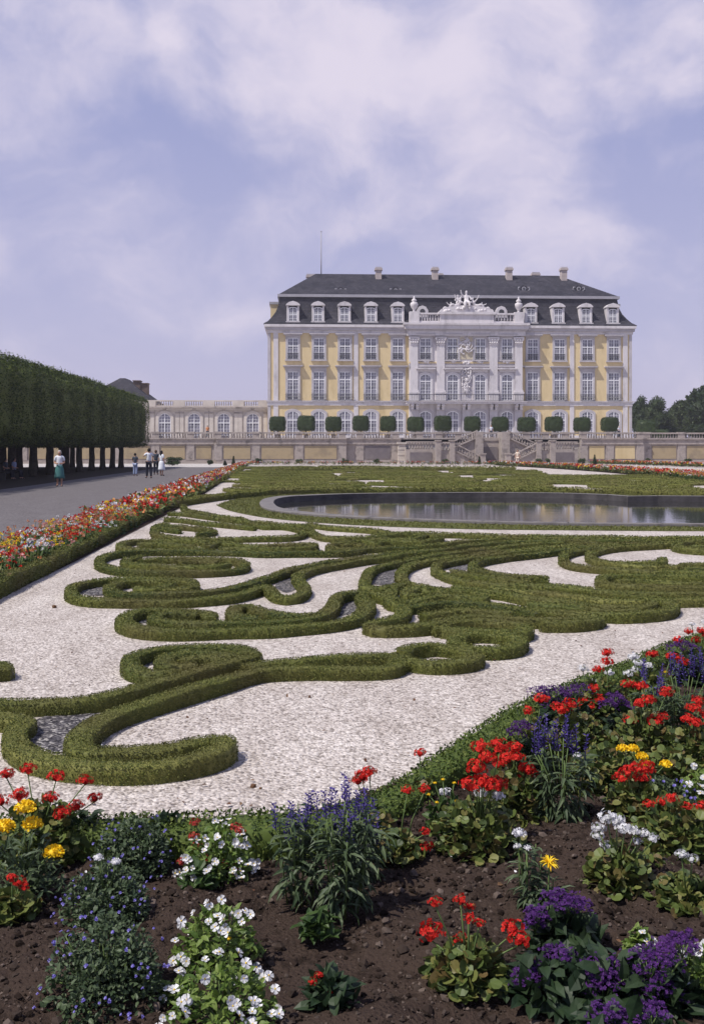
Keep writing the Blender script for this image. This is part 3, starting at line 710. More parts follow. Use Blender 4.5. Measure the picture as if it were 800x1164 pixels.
# windows: frame (surround) > pane, glazing bars, balcony rail
def arch(w_, h_, rise, n=9):
    if rise <= 0: return [(-w_/2, 0), (w_/2, 0), (w_/2, h_), (-w_/2, h_)]
    Rr = (w_*w_/4+rise*rise)/(2*rise); c = h_-Rr; th = math.asin(w_/2/Rr)
    return [(-w_/2, 0), (w_/2, 0)]+[(Rr*math.sin(th*(1-2*k/(n-1))), c+Rr*math.cos(th*(1-2*k/(n-1)))) for k in range(n)]
def window_set(w_, h_, rise, sw, rows, transom, rail=None, mat='white_stone', hood=None, d=.16):
    """shared meshes of one type of window; local origin at sill centre, facing -y"""
    out = {}
    inn = arch(w_, h_, rise); n = len(inn)
    ou = arch(w_+2*sw, h_+sw, rise+(.1 if rise else 0)); 
    ou = [(x, z-(sw*.0)) for x, z in ou]
    a = Acc(); V = [(x, -d, z) for x, z in inn]+[(x, -d, z) for x, z in ou]+[(x, 0, z) for x, z in ou]+[(x, 0.0, z) for x, z in inn]
    Fc = []
    for i in range(n):
        j = (i+1) % n
        if i == 0: continue
        Fc += [(i, j, n+j, n+i), (n+i, n+j, 2*n+j, 2*n+i), (j, i, 3*n+i, 3*n+j)]
    a.add(V, Fc, mat); a.box(-w_/2-sw-.12, w_/2+sw+.12, -d-.14, .0, -.22, -.0, mat)
    out['window'] = a.mesh('window')
    a = Acc(); a.add([(x, -.045, z) for x, z in inn], [tuple(range(n))], 'glass'); out['pane'] = a.mesh('pane')
    a = Acc(); t = .07; y0, y1 = -.12, -.05
    a.box(-t*.9, t*.9, y0-.01, y1, 0, h_-.02, 'white_paint'); a.box(-w_/2, w_/2, y0, y1-.002, transom*h_-.07, transom*h_+.07, 'white_paint')
    for s_ in (-1, 1):
        a.box(s_*w_/2-(.1 if s_ > 0 else 0), s_*w_/2+(.1 if s_ < 0 else 0), y0+.002, y1-.004, 0, h_-rise, 'white_paint')
        a.box(s_*w_/4-.02, s_*w_/4+.02, y0+.02, y1-.006, 0, h_-rise*.35, 'white_paint')
    for k in range(1, rows):
        z = h_*k/rows
        if abs(z-transom*h_) > .15: a.box(-w_/2, w_/2, y0+.022, y1-.008, z-.02, z+.02, 'white_paint')
    if rise:
        top = arch(w_, h_, rise)[2:]; top2 = arch(w_-.2, h_-.12, rise)[2:]; k = len(top)
        a.add([(x, y0, z) for x, z in top]+[(x, y0, z) for x, z in top2], [(i, i+1, k+i+1, k+i) for i in range(k-1)], 'white_paint')
    else: a.box(-w_/2, w_/2, y0+.002, y1-.003, h_-.12, h_, 'white_paint')
    a.box(-w_/2, w_/2, y0+.002, y1-.003, 0, .12, 'white_paint')
    out['glazing_bars'] = a.mesh('glazing_bars')
    if rail:
        a = Acc(); rw = w_/2+(.25 if rail == 'wide' else 0); yo = -d-(.28 if rail == 'wide' else -.02); rh = 1.0
        a.box(-rw, rw, yo-.03, yo+.03, rh-.05, rh, 'iron'); a.box(-rw, rw, yo-.02, yo+.02, .06, .1, 'iron')
        k = int(2*rw/.17)
        for i in range(k+1):
            x = -rw+2*rw*i/k; a.box(x-.016, x+.016, yo-.012, yo+.012, .1, rh-.05, 'iron')
        for i in range(0, k, 2):
            x = -rw+2*rw*(i+1)/k; a.tube([(x+.13*math.cos(q), yo-.015, .55+.2*math.sin(q)) for q in np.linspace(0, 2*PI, 7)], .014, 'iron', 4)
        if rail == 'wide':
            for s_ in (-1, 1): a.box(s_*rw-.02, s_*rw+.02, yo, -.02, rh-.05, rh, 'iron')
        out['railing'] = a.mesh('railing')
    if hood:
        a = Acc(); hw = w_/2+sw+.25; z0_ = h_+sw+hood
        a.box(-hw+.2, hw-.2, -d-.02, 0, h_+sw, z0_, mat); a.box(-hw, hw, -.5, 0, z0_, z0_+.14, mat); a.box(-hw-.12, hw+.12, -.62, 0, z0_+.14, z0_+.3, mat)
        out['hood'] = a.mesh('hood')
    return out
def place_window(ws, x, y, z, name='window', parent=None):
    o = mkobj(name, ws['window'], parent or pal, (x-XC, y-YP, z-Z0))
    for k in ws:
        if k != 'window': mkobj(k, ws[k], o)
    return o
z2b, z2t = pz(409.5), pz(385); z1b, z1t = pz(455.5), pz(423); z0b, z0t = Z0+.05, pz(467.5)
W2 = window_set(1.72, z2t-z2b, 0, .28, 6, .62, 'in', 'grey_trim', .12)
W1 = window_set(1.78, z1t-z1b, 0, .28, 8, .72, 'wide', 'grey_trim', .38)
W0 = window_set(1.85, z0t-z0b, .42, .34, 7, .68, None, 'grey_trim')
W1c = window_set(1.72, z1t-z1b-.35, .42, .3, 8, .72, None, 'white_stone', .3)
for px in (333, 362.5, 392, 421.5, 452, 605, 635.5, 667, 697):
    place_window(W2, bx(px), YP, z2b); place_window(W1, bx(px), YP, z1b); place_window(W0, bx(px), YP, z0b)

# centre block: white, projecting a little
cl, cr = bx(464.5), bx(592.5); YF = YP-.6
a = Acc(); a.box(cl, cr, YF, YP+.5, Z0-.4, ZC0-.1, 'white_stone'); cen = pbuild(a, 'centre_wall')
for px in (482.8, 513.6, 544.6, 575):
    place_window(W2, bx(px), YF, z2b, parent=None); place_window(W1c, bx(px), YF, z1b); place_window(W0, bx(px), YF, z0b)
# yellow fields in the centre
a = Acc()
xm0, xm1 = bx(522), bx(536.5); a.box(xm0-.5, xm1+.5, YF-.05, YF, pz(409), pz(384), 'cream_field'); pbuild(a, 'yellow_panel')
a = Acc(); a.box(cl-.05, cr+.05, YF-.15, YF, pz(413.5), pz(412), 'yellow_render'); pbuild(a, 'yellow_band')
a = Acc(); a.box(cl-.1, cr+.1, YF-.25, YF, pz(417.5), pz(415.5), 'grey_trim'); pbuild(a, 'string_course')
# giant pilasters on pedestals with capitals
for px, wd in ((470, 1.15), (499.8, 1.25), (559.5, 1.25), (588, 1.15)):
    x = bx(px); a = Acc()
    zt = pz(393); zb1 = pz(446)
    a.box(x-wd*.62, x+wd*.62, YF-.5, YF, pz(456.5), zb1-.25, 'white_stone'); a.box(x-wd*.7, x+wd*.7, YF-.58, YF, zb1-.25, zb1, 'white_stone')
    a.box(x-wd*.6, x+wd*.6, YF-.42, YF, zb1, zb1+.3, 'white_stone'); a.box(x-wd*.5, x+wd*.5, YF-.32, YF, zb1+.3, zt, 'white_stone')
    pl_ = pbuild(a, 'pilaster')
    a = Acc(); 
    a.box(x-wd*.54, x+wd*.54, YF-.38, YF, zt, zt+.12, 'white_stone'); a.prism([(x-wd*.46, zt+.12), (x+wd*.46, zt+.12), (x+wd*.62, zt+1.1), (x-wd*.62, zt+1.1)], YF-.4, YF, 'white_stone'); a.box(x-wd*.7, x+wd*.7, YF-.5, YF, zt+1.1, zt+1.3, 'white_stone')
    for k in range(8): a.lathe([(0, 0), (.12, .08), (.15, .22), (.05, .36)], (x+wd*.5*(k % 4-1.5)/1.5*(.85+.2*(k//4)), YF-.42, zt+.2+.42*(k//4)), 'white_stone', 6)
    for s_ in (-1, 1): a.lathe([(0,-.16),(.16,-.08),(.18,0),(.16,.08),(0,.16)], (x+s_*wd*.6, YF-.42, zt+.98), 'white_stone', 8)
    pbuild(a, 'capital', pl_)
# ground storey piers
for px in (470.5, 499.5, 528.5, 559.5, 587.5):
    x = bx(px); a = Acc(); a.box(x-.62, x+.62, YF-.45, YF, Z0, pz(467), 'grey_trim'); a.box(x-.75, x+.75, YF-.6, YF, Z0, Z0+.8, 'grey_trim')
    a.box(x-.72, x+.72, YF-.55, YF, pz(467), pz(466), 'grey_trim')
    for s_ in (-.38, .38):   # console brackets
        a.prism([(x+s_-.2, pz(466)), (x+s_+.2, pz(466)), (x+s_+.24, pz(459.5)), (x+s_-.24, pz(459.5))], YF-.75, YF, 'white_stone')
        a.lathe([(0,-.24),(.3,-.2),(.3,.2),(0,.24)], (x+s_, YF-.8, pz(461)), 'white_stone', 8)
    pbuild(a, 'pier')
# balcony slab and railing
a = Acc(); a.box(cl-.5, cr+.5, YF-1.2, YF, pz(459.5), pz(457.2), 'white_stone'); a.box(cl-.6, cr+.6, YF-1.35, YF, pz(457.2), pz(456.4), 'grey_trim'); bal = pbuild(a, 'balcony')
a = Acc(); zt_, zb2 = pz(449), pz(456.3); yb = YF-1.2
a.box(cl-.45, cr+.45, yb-.04, yb+.04, zt_-.08, zt_, 'iron'); a.box(cl-.45, cr+.45, yb-.03, yb+.03, zb2+.05, zb2+.1, 'iron')
k = int((cr-cl+.9)/.26)
for i in range(k+1):
    x = cl-.45+(cr-cl+.9)*i/k; a.box(x-.018, x+.018, yb-.012, yb+.012, zb2+.1, zt_-.08, 'iron')
pbuild(a, 'railing', bal)
# stucco cartouches between the middle windows
def relief(cx, cz, rx, rz, nb, name, y=None):
    y = YF-.06 if y is None else y; a = Acc(); r_ = np.random.default_rng(int(cx*100+cz))
    for k in range(nb):
        an = r_.random()*2*PI; q = math.sqrt(r_.random()); x, z = cx+rx*q*math.cos(an), cz+rz*q*math.sin(an); s_ = r_.uniform(.12, .24)
        a.lathe([(0, -s_), (s_*.7, -s_*.6), (s_, 0), (s_*.7, s_*.6), (0, s_)], (x, y-.05*r_.random(), z), 'white_stone', 7)
    for k in range(5):
        th = r_.uniform(0, 2*PI); p = [(cx+rx*(.2+.2*j)*math.cos(th+.5*j), y-.12, cz+rz*(.2+.2*j)*math.sin(th+.5*j)) for j in range(5)]
        a.tube(p, [.12, .12, .1, .08, .05], 'white_stone', 5)
    return pbuild(a, name)
relief(bx(528.8), pz(395), 1.15, 1.5, 46, 'stucco_relief', YF-.1); relief(bx(528.8), pz(427), .85, 2.3, 54, 'stucco_relief'); relief(bx(528.8), pz(442), .5, 1.0, 16, 'stucco_relief')
a = Acc(); x = bx(528.8); a.prism([(x-1.3, pz(447)), (x+1.3, pz(447)), (x+1.3, pz(424)), (x+.9, pz(419)), (x-.9, pz(419)), (x-1.3, pz(424))], YF-.05, YF, 'grey_trim'); pbuild(a, 'stucco_field')
for px in (482.8, 513.6, 544.6, 575): relief(bx(px), pz(411.5), .55, .22, 9, 'window_crest')
# entablature and attic
ea0, ea1 = pz(382.5), ZC0
a = Acc(); a.box(cl-.35, cr+.35, YF-.55, YP+.5, ea0, ea0+.75, 'white_stone'); a.box(cl-.5, cr+.5, YF-.7, YP+.5, ea0+.75, ea0+1.0, 'grey_trim')
a.box(cl-.75, cr+.75, YF-1.0, YP+.6, ea0+1.0, ZC1-.1, 'white_stone'); a.box(cl-.95, cr+.95, YF-1.2, YP+.7, ZC1-.1, ZC1+.22, 'white_stone'); pbuild(a, 'entablature')
YA = YF-.7; pl, pr = bx(498.5), bx(559.5); zA = ZC1+.22
a = Acc(); zt1, zt2 = pz(356.5), pz(349.5)
a.box(pl, pr, YA, YP+2.2, zA, zt1-.3, 'white_stone'); a.box(pl-.25, pr+.25, YA-.25, YP+2.3, zt1-.3, zt1+.1, 'white_stone')
xm = (pl+pr)/2; hw = (pr-pl)/2
a.prism([(xm-hw, zt1+.1), (xm+hw, zt1+.1), (xm+hw-.2, zt1+.5), (xm+hw*.7, zt2-.1), (xm, zt2+.25), (xm-hw*.7, zt2-.1), (xm-hw+.2, zt1+.5)], YA+.05, YP+1.5, 'white_stone')
ped = pbuild(a, 'pediment_block')
for x0, x1 in ((bx(474), pl-.02), (pr+.02, bx(583.5))):
    a = Acc(); a.box(x0, x1, YA+.1, YA+.6, zA, zA+.35, 'white_stone'); a.box(x0, x1, YA+.05, YA+.65, zA+1.35, zA+1.6, 'white_stone')
    k = int((x1-x0)/.42)
    for i in range(k): a.lathe([(.08, 0), (.15, .3), (.07, .7), (.1, 1.0)], (x0+(x1-x0)*(i+.5)/k, YA+.35, zA+.35), 'white_stone', 6)
    pbuild(a, 'attic_balustrade')
for px in (469.8, 587.8):
    x = bx(px); a = Acc(); a.box(x-.75, x+.75, YA-.1, YA+.95, zA, zA+1.75, 'white_stone'); pz_ = pbuild(a, 'urn_pedestal')
    a = Acc(); a.lathe([(.35, 0), (.2, .15), (.18, .3), (.5, .7), (.62, 1.15), (.55, 1.4), (.25, 1.55), (.42, 1.7), (.4, 1.85), (.12, 2.15), (.16, 2.3), (.0, 2.5)], (x, YA+.4, zA+1.75), 'white_stone', 12); pbuild(a, 'urn', pz_)
# dormers
def dormer(px, w_=1.35, top=343.5, bot=366.5):
    x = bx(px); yd = YP-.05; zb3, zt3 = pz(bot), pz(top); h_ = zt3-zb3
    a = Acc(); hw = w_/2+.2
    a.box(x-hw-.1, x-w_/2, yd, yd+2.6, zb3, zt3-.75, 'white_stone'); a.box(x+w_/2, x+hw+.1, yd, yd+2.6, zb3, zt3-.75, 'white_stone')
    a.box(x-w_/2, x+w_/2, yd+.2, yd+2.6, zb3, zt3-.75, 'slate')
    a.prism([(x-hw-.2, zt3-.7), (x+hw+.2, zt3-.7), (x+hw+.2, zt3-.52), (x+hw*.75, zt3-.2), (x, zt3), (x-hw*.75, zt3-.2), (x-hw-.2, zt3-.52)], yd-.25, yd+2.9, 'white_stone')
    a.box(x-hw-.22, x+hw+.22, yd-.3, yd+.4, zb3-.18, zb3, 'white_stone')
    o = pbuild(a, 'dormer', roof); return x, yd, zb3, zt3
Wd = window_set(1.35, 2.25, .15, .06, 5, .5, None, 'white_stone')
for px in (333, 361.5, 391.5, 421.5, 452, 603, 634, 665.5, 696):
    x, yd, zb3, zt3 = dormer(px)
    d_ = [o for o in roof.children if o.name.startswith('dormer')][-1]
    for k in ('pane', 'glazing_bars'): mkobj(k, Wd[k], pal, (x-XC, yd+.14-YP, zb3-Z0)).name = 'dormer_'+k
for px in (480.5, 570.5):     # little round dormers behind the attic balustrade
    x = bx(px); yd = YP+.6; z = pz(353)
    a = Acc(); a.prism([(x-.95, z-1.9), (x+.95, z-1.9), (x+.9, z+.1), (x+.55, z+.65), (x, z+.85), (x-.55, z+.65), (x-.9, z+.1)], yd, yd+1.6, 'white_stone')
    a.prism([(x+.42*math.cos(k*PI/6), z-.1+.42*math.sin(k*PI/6)) for k in range(12)], yd-.04, yd+.0, 'iron')
    pbuild(a, 'round_dormer', roof)

# ------------------------------------------------------------------ figures
def skin_mesh(name, chains, mat, sub=1, parent=None, loc=(0, 0, 0)):
    """chains: list of joints (id, (x,y,z), radius(rx,ry), parent id)"""
    me = bpy.data.meshes.new(name); ids = {c[0]: i for i, c in enumerate(chains)}
    me.from_pydata([c[1] for c in chains], [(ids[c[3]], i) for i, c in enumerate(chains) if c[3] is not None], [])
    o = mkobj(name, me, parent, loc)
    sm = o.modifiers.new('skin', 'SKIN'); sm.use_smooth_shade = True
    for i, c in enumerate(chains):
        r_ = c[2] if hasattr(c[2], '__len__') else (c[2], c[2]); me.skin_vertices[0].data[i].radius = r_
        me.skin_vertices[0].data[i].use_root = (c[3] is None)
    s2 = o.modifiers.new('sub', 'SUBSURF'); s2.levels = sub; s2.render_levels = sub
    me.materials.append(MATS[mat])
    dg = bpy.context.evaluated_depsgraph_get(); ev = o.evaluated_get(dg)
    nm = bpy.data.meshes.new_from_object(ev); o.modifiers.clear(); o.data = nm
    nm.materials.clear(); nm.materials.append(MATS[mat])
    for p in nm.polygons: p.use_smooth = True
    return o
def person(loc, face, label, top='cloth_white', bottom='cloth_navy', hair='hair_dark', skirt=False, hgt=1.7, arms='down', long_hair=False, step=.0, sit=False, group=None):
    t = empty('person', loc, face, label, 'person', group); k = hgt/1.7; t.scale = (k, k, k)
    dz = -.42 if sit else 0
    aL, aR = {'down': [(.22, .02, 1.12), (.24, -.06, .87)], 'fold': [(.23, .02, 1.12), (.1, -.2, 1.08)], 'up': [(.3, -.08, 1.25), (.12, -.2, 1.5)]}[arms], None
    hand = {'down': (.245, -.09, .79), 'fold': (.02, -.22, 1.1), 'up': (.07, -.2, 1.56)}[arms]
    J = [('p', (0, 0, .93), (.13, .1), None), ('w', (0, 0, 1.08), (.115, .085), 'p'), ('c', (0, .005, 1.28), (.15, .1), 'w'), ('n0', (0, .01, 1.42), (.09, .07), 'c'), ('n', (0, 0, 1.48), .05, 'n0'),
         ('h0', (0, -.012, 1.545), (.065, .075), 'n'), ('h1', (0, -.01, 1.62), (.075, .088), 'h0'), ('h2', (0, 0, 1.675), (.055, .065), 'h1'), ('nose', (0, -.11, 1.6), .014, 'h0')]
    for s_, L in ((1, 'l'), (-1, 'r')):
        J += [(L+'s', (s_*.17, .01, 1.39), .055, 'n0'), (L+'e', (s_*aL[0][0], aL[0][1], aL[0][2]), .042, L+'s'), (L+'wr', (s_*aL[1][0], aL[1][1], aL[1][2]), .03, L+'e'), (L+'ha', (s_*hand[0], hand[1], hand[2]), (.035, .02), L+'wr'),
              (L+'hi', (s_*.09, 0, .88), .09, 'p')]
        if sit: J += [(L+'k', (s_*.12, -.42, .92), .06, L+'hi'), (L+'a', (s_*.12, -.44, .5), .04, L+'k'), (L+'t', (s_*.12, -.6, .45), .035, L+'a')]
        else: J += [(L+'k', (s_*.1, -.02-s_*step*.5, .49), .06, L+'hi'), (L+'a', (s_*.1, .03-s_*step, .08), .04, L+'k'), (L+'t', (s_*.12, -.13-s_*step, .035), .035, L+'a')]
    J = [(a_, (p[0], p[1], p[2]+dz), r_, q) for a_, p, r_, q in J]
    body = skin_mesh('body', J, 'skin', 1, t)
    JJ = {j[0]: j for j in J}; g = lambda n, dr, par, r_=None: (n, JJ[n][1], tuple(v+dr for v in (JJ[n][2] if hasattr(JJ[n][2], '__len__') else (JJ[n][2],)*2)), par)
    S = [g('p', .025, None), g('w', .03, 'p'), g('c', .02, 'w'), g('n0', .012, 'c')]
    for L in 'lr': 
        S += [g(L+'s', .02, 'n0')]; e = Vector(JJ[L+'s'][1]).lerp(Vector(JJ[L+'e'][1]), .75); S += [(L+'e', tuple(e), .06, L+'s')]
    skin_mesh('shirt', S, top, 1, t)
    if skirt:
        a = Acc(); a.lathe([(.135, 1.0+dz), (.17, .92+dz), (.2, .8+dz), (.235, .5+dz), (.25, .38+dz), (.2, .385+dz)], (0, 0, 0), bottom, 16); a.build('skirt', t)
    else:
        S = [g('p', .02, None)]
        for L in 'lr': S += [g(L+'hi', .018, 'p'), g(L+'k', .022, L+'hi'), g(L+'a', .03, L+'k')]
        skin_mesh('trousers', S, bottom, 1, t)
    a = Acc(); 
    for L, s_ in (('l', 1), ('r', -1)):
        tp = JJ[L+'t'][1]; a.lathe([(.0, 0), (.05, .0), (.055, .04), (.03, .075), (0, .08)], (tp[0], tp[1]+.06, max(0, tp[2]-.035)), 'cloth_dark', 8)
    a.build('shoes', t)
    a = Acc(); a.lathe([(.03, -.12), (.085, -.09), (.095, -.03), (.088, .03), (.05, .075), (0, .09)], (0, .022, 1.64+dz), hair, 12)
    if long_hair: a.lathe([(.06, -.25), (.085, -.15), (.08, 0)], (0, .05, 1.6+dz), hair, 10)
    a.build('hair', t)
    return t

# sculpture over the pediment: seated queen between reclining figures
def statue(loc, s_, face, kind, arm=1):
    if kind == 'sit':
        J = [('p', (0, 0, .5), (.3, .25), None), ('w', (0, 0, .85), (.2, .16), 'p'), ('c', (0, 0, 1.2), (.24, .17), 'w'), ('n', (0, 0, 1.5), .09, 'c'), ('h', (0, -.03, 1.72), (.15, .16), 'n'), ('h2', (0, 0, 1.92), (.12, .12), 'h'),
             ('la', (.3, 0, 1.3), .1, 'c'), ('lb', (.5, -.15, 1.0), .08, 'la'), ('lc', (.4, -.4, .85), .06, 'lb'), ('ra', (-.3, 0, 1.3), .1, 'c'), ('rb', (-.55, -.1, 1.5), .08, 'ra'), ('rc', (-.65, -.2, 1.95), .06, 'rb'),
             ('lk', (.25, -.6, .6), .17, 'p'), ('lf', (.25, -.65, .05), .12, 'lk'), ('rk', (-.25, -.6, .6), .17, 'p'), ('rf', (-.2, -.7, .05), .12, 'rk')]
    else:
        J = [('p', (0, 0, .3), (.28, .25), None), ('w', (-.25, 0, .55), (.2, .18), 'p'), ('c', (-.45, 0, .9), (.22, .18), 'w'), ('n', (-.5, -.02, 1.15), .08, 'c'), ('h', (-.5, -.05, 1.35), (.14, .15), 'n'), ('h2', (-.5, -.02, 1.5), .1, 'h'),
             ('la', (-.75, -.1, .9), .09, 'c'), ('lb', (-1.0, -.1, .6), .07, 'la'), ('lc', (-1.05, -.2, .25), .06, 'lb'), ('ra', (-.2, -.15, 1.0), .09, 'c'), ('rb', (.1, -.2, 1.15+.25*arm), .07, 'ra'), ('rc', (.25, -.2, 1.35+.5*arm), .05, 'rb'),
             ('k1', (.55, -.15, .65), .16, 'p'), ('f1', (.95, -.15, .15), .1, 'k1'), ('k2', (.6, .15, .3), .16, 'p'), ('f2', (1.2, .1, .12), .09, 'k2')]
    J = [(n_, tuple(s_*v for v in (p if face > 0 else (-p[0], p[1], p[2]))), tuple(s_*v for v in (r_ if hasattr(r_, '__len__') else (r_, r_))), q) for n_, p, r_, q in J]
    o = skin_mesh('statue', J, 'white_stone', 1, ped, (loc[0]-XC, loc[1]-YP, loc[2]-Z0))
    return o
ys = YA+.6; zt2 = pz(350)
statue((xm, ys, zt2-.15), 1.45, 1, 'sit'); statue((xm-1.6, ys-.1, zt2-.35), 1.25, -1, 'rec'); statue((xm+1.6, ys-.1, zt2-.35), 1.25, 1, 'rec', .9)
statue((xm-2.9, ys, zt2-.6), .95, -1, 'rec', .2); statue((xm+2.9, ys, zt2-.6), .95, 1, 'rec', -.2); statue((xm-1.3, ys+.4, zt2+.2), .95, -1, 'sit')
a = Acc(); r_ = np.random.default_rng(3)
for k in range(36):
    x = xm+r_.uniform(-3.4, 3.4); s_ = r_.uniform(.16, .4); z = zt2-.3-abs(x-xm)*.12+r_.uniform(-.1, .25)
    a.lathe([(0, -s_), (s_*.8, -s_*.6), (s_, 0), (s_*.7, s_*.6), (0, s_)], (x, ys-.3+r_.uniform(-.3, .3), z), 'white_stone', 7)
pbuild(a, 'trophies', ped)

# ------------------------------------------------------------------ orangery wing on the left
YW = 162.0
def wx(px): return onY(px, YW)
x0, x1 = wx(60), XL-.02; zt = zat(455, wx(240), YW)
XW0 = (x0+x1)/2
wing = empty('orangery_wing', (XW0, YW, Z0), 0, 'low pale arcaded wing with round-arched windows left of the palace', 'building')
def wb(acc, name, parent=None):
    o = acc.build(name); o.data.transform(Matrix.Translation(Vector((-XW0, -YW, -Z0)))); o.parent = parent or wing; return o
a = Acc(); a.box(x0, x1, YW, YW+9, Z0-.4, zt-1.6, 'wing_stone'); wb(a, 'wall')
a = Acc(); a.box(x0-.2, x1, YW-.35, YW+9.2, zt-1.6, zt-1.3, 'wing_stone'); a.box(x0-.4, x1, YW-.6, YW+9.4, zt-1.3, zt-1.05, 'terrace_stone'); wb(a, 'cornice')
a = Acc(); a.box(x0-.2, x1, YW-.3, YW+.15, zt-1.05, zt-.85, 'wing_stone'); a.box(x0-.2, x1, YW-.35, YW+.2, zt-.2, zt, 'wing_stone')
x = x0
while x < x1:
    a.lathe([(.07, 0), (.13, .2), (.06, .45), (.09, .65)], (x, YW-.08, zt-.85), 'wing_stone', 6); x += .36
for px in (87.6, 104.2, 121, 137.5, 154.3, 171, 204.3, 237.8, 271, 300): a.box(wx(px)-.9, wx(px)+.9, YW-.36, YW+.22, zt-1.05, zt-.19, 'wing_stone')
wb(a, 'balustrade')
Wo = window_set(1.95, zat(470, 0, YW)-Z0-.2, .97, .42, 8, .62, None, 'wing_stone', d=.22)
for px in (87.5, 121, 154.3, 187.6, 221, 254.6, 287.4):
    x = wx(px)
    o = mkobj('window', Wo['window'], wing, (x-XW0, 0, .2))
    mkobj('pane', Wo['pane'], o); mkobj('glazing_bars', Wo['glazing_bars'], o)
    a = Acc(); zz = zat(466, x, YW)
    a.lathe([(0, -.35), (.3, -.2), (.38, 0), (.3, .25), (0, .35)], (x, YW-.2, zz+.2), 'terrace_stone', 8); wb(a, 'keystone')
    for s_ in (-1, 1):
        a = Acc(); a.box(x+s_*1.95-.3, x+s_*1.95+.3, YW-.16, YW, Z0, zt-1.6, 'wing_stone'); a.box(x+s_*1.95-.36, x+s_*1.95+.36, YW-.22, YW, zt-2.1, zt-1.85, 'terrace_stone'); wb(a, 'pilaster')
# house with a hipped slate roof behind the limes
YH = 175.0
hs = empty('house', (onY(140, YH), YH, Z0), 0, 'house with hipped slate roof and brown chimney behind the limes', 'house')
def hb(acc, name, parent=None):
    o = acc.build(name); o.data.transform(Matrix.Translation(Vector((-onY(140, YH), -YH, -Z0)))); o.parent = parent or hs; return o
hx = lambda px: onY(px, YH)
hz = lambda py: zat(py, hx(140), YH)
a = Acc(); a.box(hx(90), hx(172), YH, YH+12, Z0-.3, hz(457), 'wing_stone'); hb(a, 'wall')
a = Acc(); A_ = [(hx(86), YH-.6, hz(457)), (hx(176), YH-.6, hz(457)), (hx(176), YH+12.6, hz(457)), (hx(86), YH+12.6, hz(457))]; zz = hz(432)+.6
a.add(A_+[(hx(132), YH+4, zz), (hx(138), YH+4, zz), (hx(138), YH+9, zz), (hx(132), YH+9, zz)], [(0,1,5,4),(1,2,6,5),(2,3,7,6),(3,0,4,7),(4,5,6,7),(3,2,1,0)], 'slate'); rf = hb(a, 'roof')
a = Acc(); a.box(hx(146), hx(154), YH+5, YH+7, hz(450), hz(431), 'brown_brick'); a.box(hx(154.2), hx(163), YH+5.2, YH+6.8, hz(452), hz(434), 'brown_brick')
a.box(hx(145.3), hx(154.6), YH+4.8, YH+7.2, hz(431), hz(430), 'brown_brick'); a.box(hx(153.8), hx(163.6), YH+5, YH+7, hz(434), hz(433), 'brown_brick'); hb(a, 'chimney', rf)
for px in (100, 118, 136, 154):
    a = Acc(); a.box(hx(px)-.6, hx(px)+.6, YH-.06, YH, hz(480), hz(466), 'glass'); hb(a, 'window')

# ------------------------------------------------------------------ terrace: raised floor, retaining wall, stairs
YT = 132.0
tx = lambda px: onY(px, YT)
tz = lambda py: H + (512-py)*depth(tx(450), YT)/F
a = Acc(); a.box(-130, 150, YT+.9, YT+120, -.3, Z0, 'light_path'); tag(a.build('terrace_ground'), kind='structure')
zt, zb1, zpl = tz(491.3), tz(498), tz(505)
TX = tx(450)
wall = empty('terrace_wall', (TX, YT, 0), 0, 'long stone retaining wall with yellow panels and balustrade before the palace', 'wall')
def tb(acc, name, parent=None):
    o = acc.build(name); o.data.transform(Matrix.Translation(Vector((-TX, -YT, 0)))); o.parent = parent or wall; return o
def baluster_run(acc, x0, x1, y, z0_, z1_, mat='terrace_stone', step=.34, dx=None):
    k = max(1, int((x1-x0)/step))
    for i in range(k):
        acc.lathe([(.07, 0), (.12, (z1_-z0_)*.3), (.055, (z1_-z0_)*.7), (.08, z1_-z0_)], (x0+(x1-x0)*(i+.5)/k, y, z0_), mat, 5)
def wall_run(x0, x1, y, piers, panelmat, mat='terrace_stone'):
    a = Acc(); a.box(x0, x1, y, y+1.2, -.1, zpl, mat); a.box(x0, x1, y-.1, y, 0, .45, mat); w_ = tb(a, 'wall_face')
    a = Acc(); a.box(x0, x1, y-.22, y+1.2, zpl, zpl+.22, mat); a.box(x0, x1, y-.1, y+1.2, zpl+.22, zb1-.15, mat); a.box(x0, x1, y-.25, y+1.2, zb1-.15, zb1, mat); tb(a, 'coping')
    ps = sorted(piers); ends = [x0]+ps+[x1]
    a = Acc(); a.box(x0, x1, y-.02, y+.35, zt-.2, zt, mat)
    for i in range(len(ends)-1):
        if ends[i+1]-ends[i] > 1.6: baluster_run(a, ends[i]+.5, ends[i+1]-.5, y+.16, zb1, zt-.2, mat)
    tb(a, 'balustrade')
    for p in ps:
        a = Acc(); a.box(p-.5, p+.5, y-.14, y, .45, zpl, mat); a.box(p-.45, p+.45, y-.06, y+.4, zb1, zt-.2, mat); a.box(p-.52, p+.52, y-.12, y+.46, zt-.2, zt+.06, mat); tb(a, 'pier')
    for i in range(len(ends)-1):
        if ends[i+1]-ends[i] > 2:
            a = Acc(); a.box(ends[i]+.72, ends[i+1]-.72, y-.07, y, .6, zpl-.2, panelmat); tb(a, 'wall_panel')
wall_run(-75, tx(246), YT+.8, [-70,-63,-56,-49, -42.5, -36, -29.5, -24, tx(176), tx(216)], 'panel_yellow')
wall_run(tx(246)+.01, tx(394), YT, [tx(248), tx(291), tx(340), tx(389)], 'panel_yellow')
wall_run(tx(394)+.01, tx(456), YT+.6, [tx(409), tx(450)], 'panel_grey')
wall_run(tx(456)+.01, tx(660), YT+1.0, [tx(478), tx(500), tx(522), tx(540), tx(578), tx(600), tx(622), tx(645)], 'panel_grey')
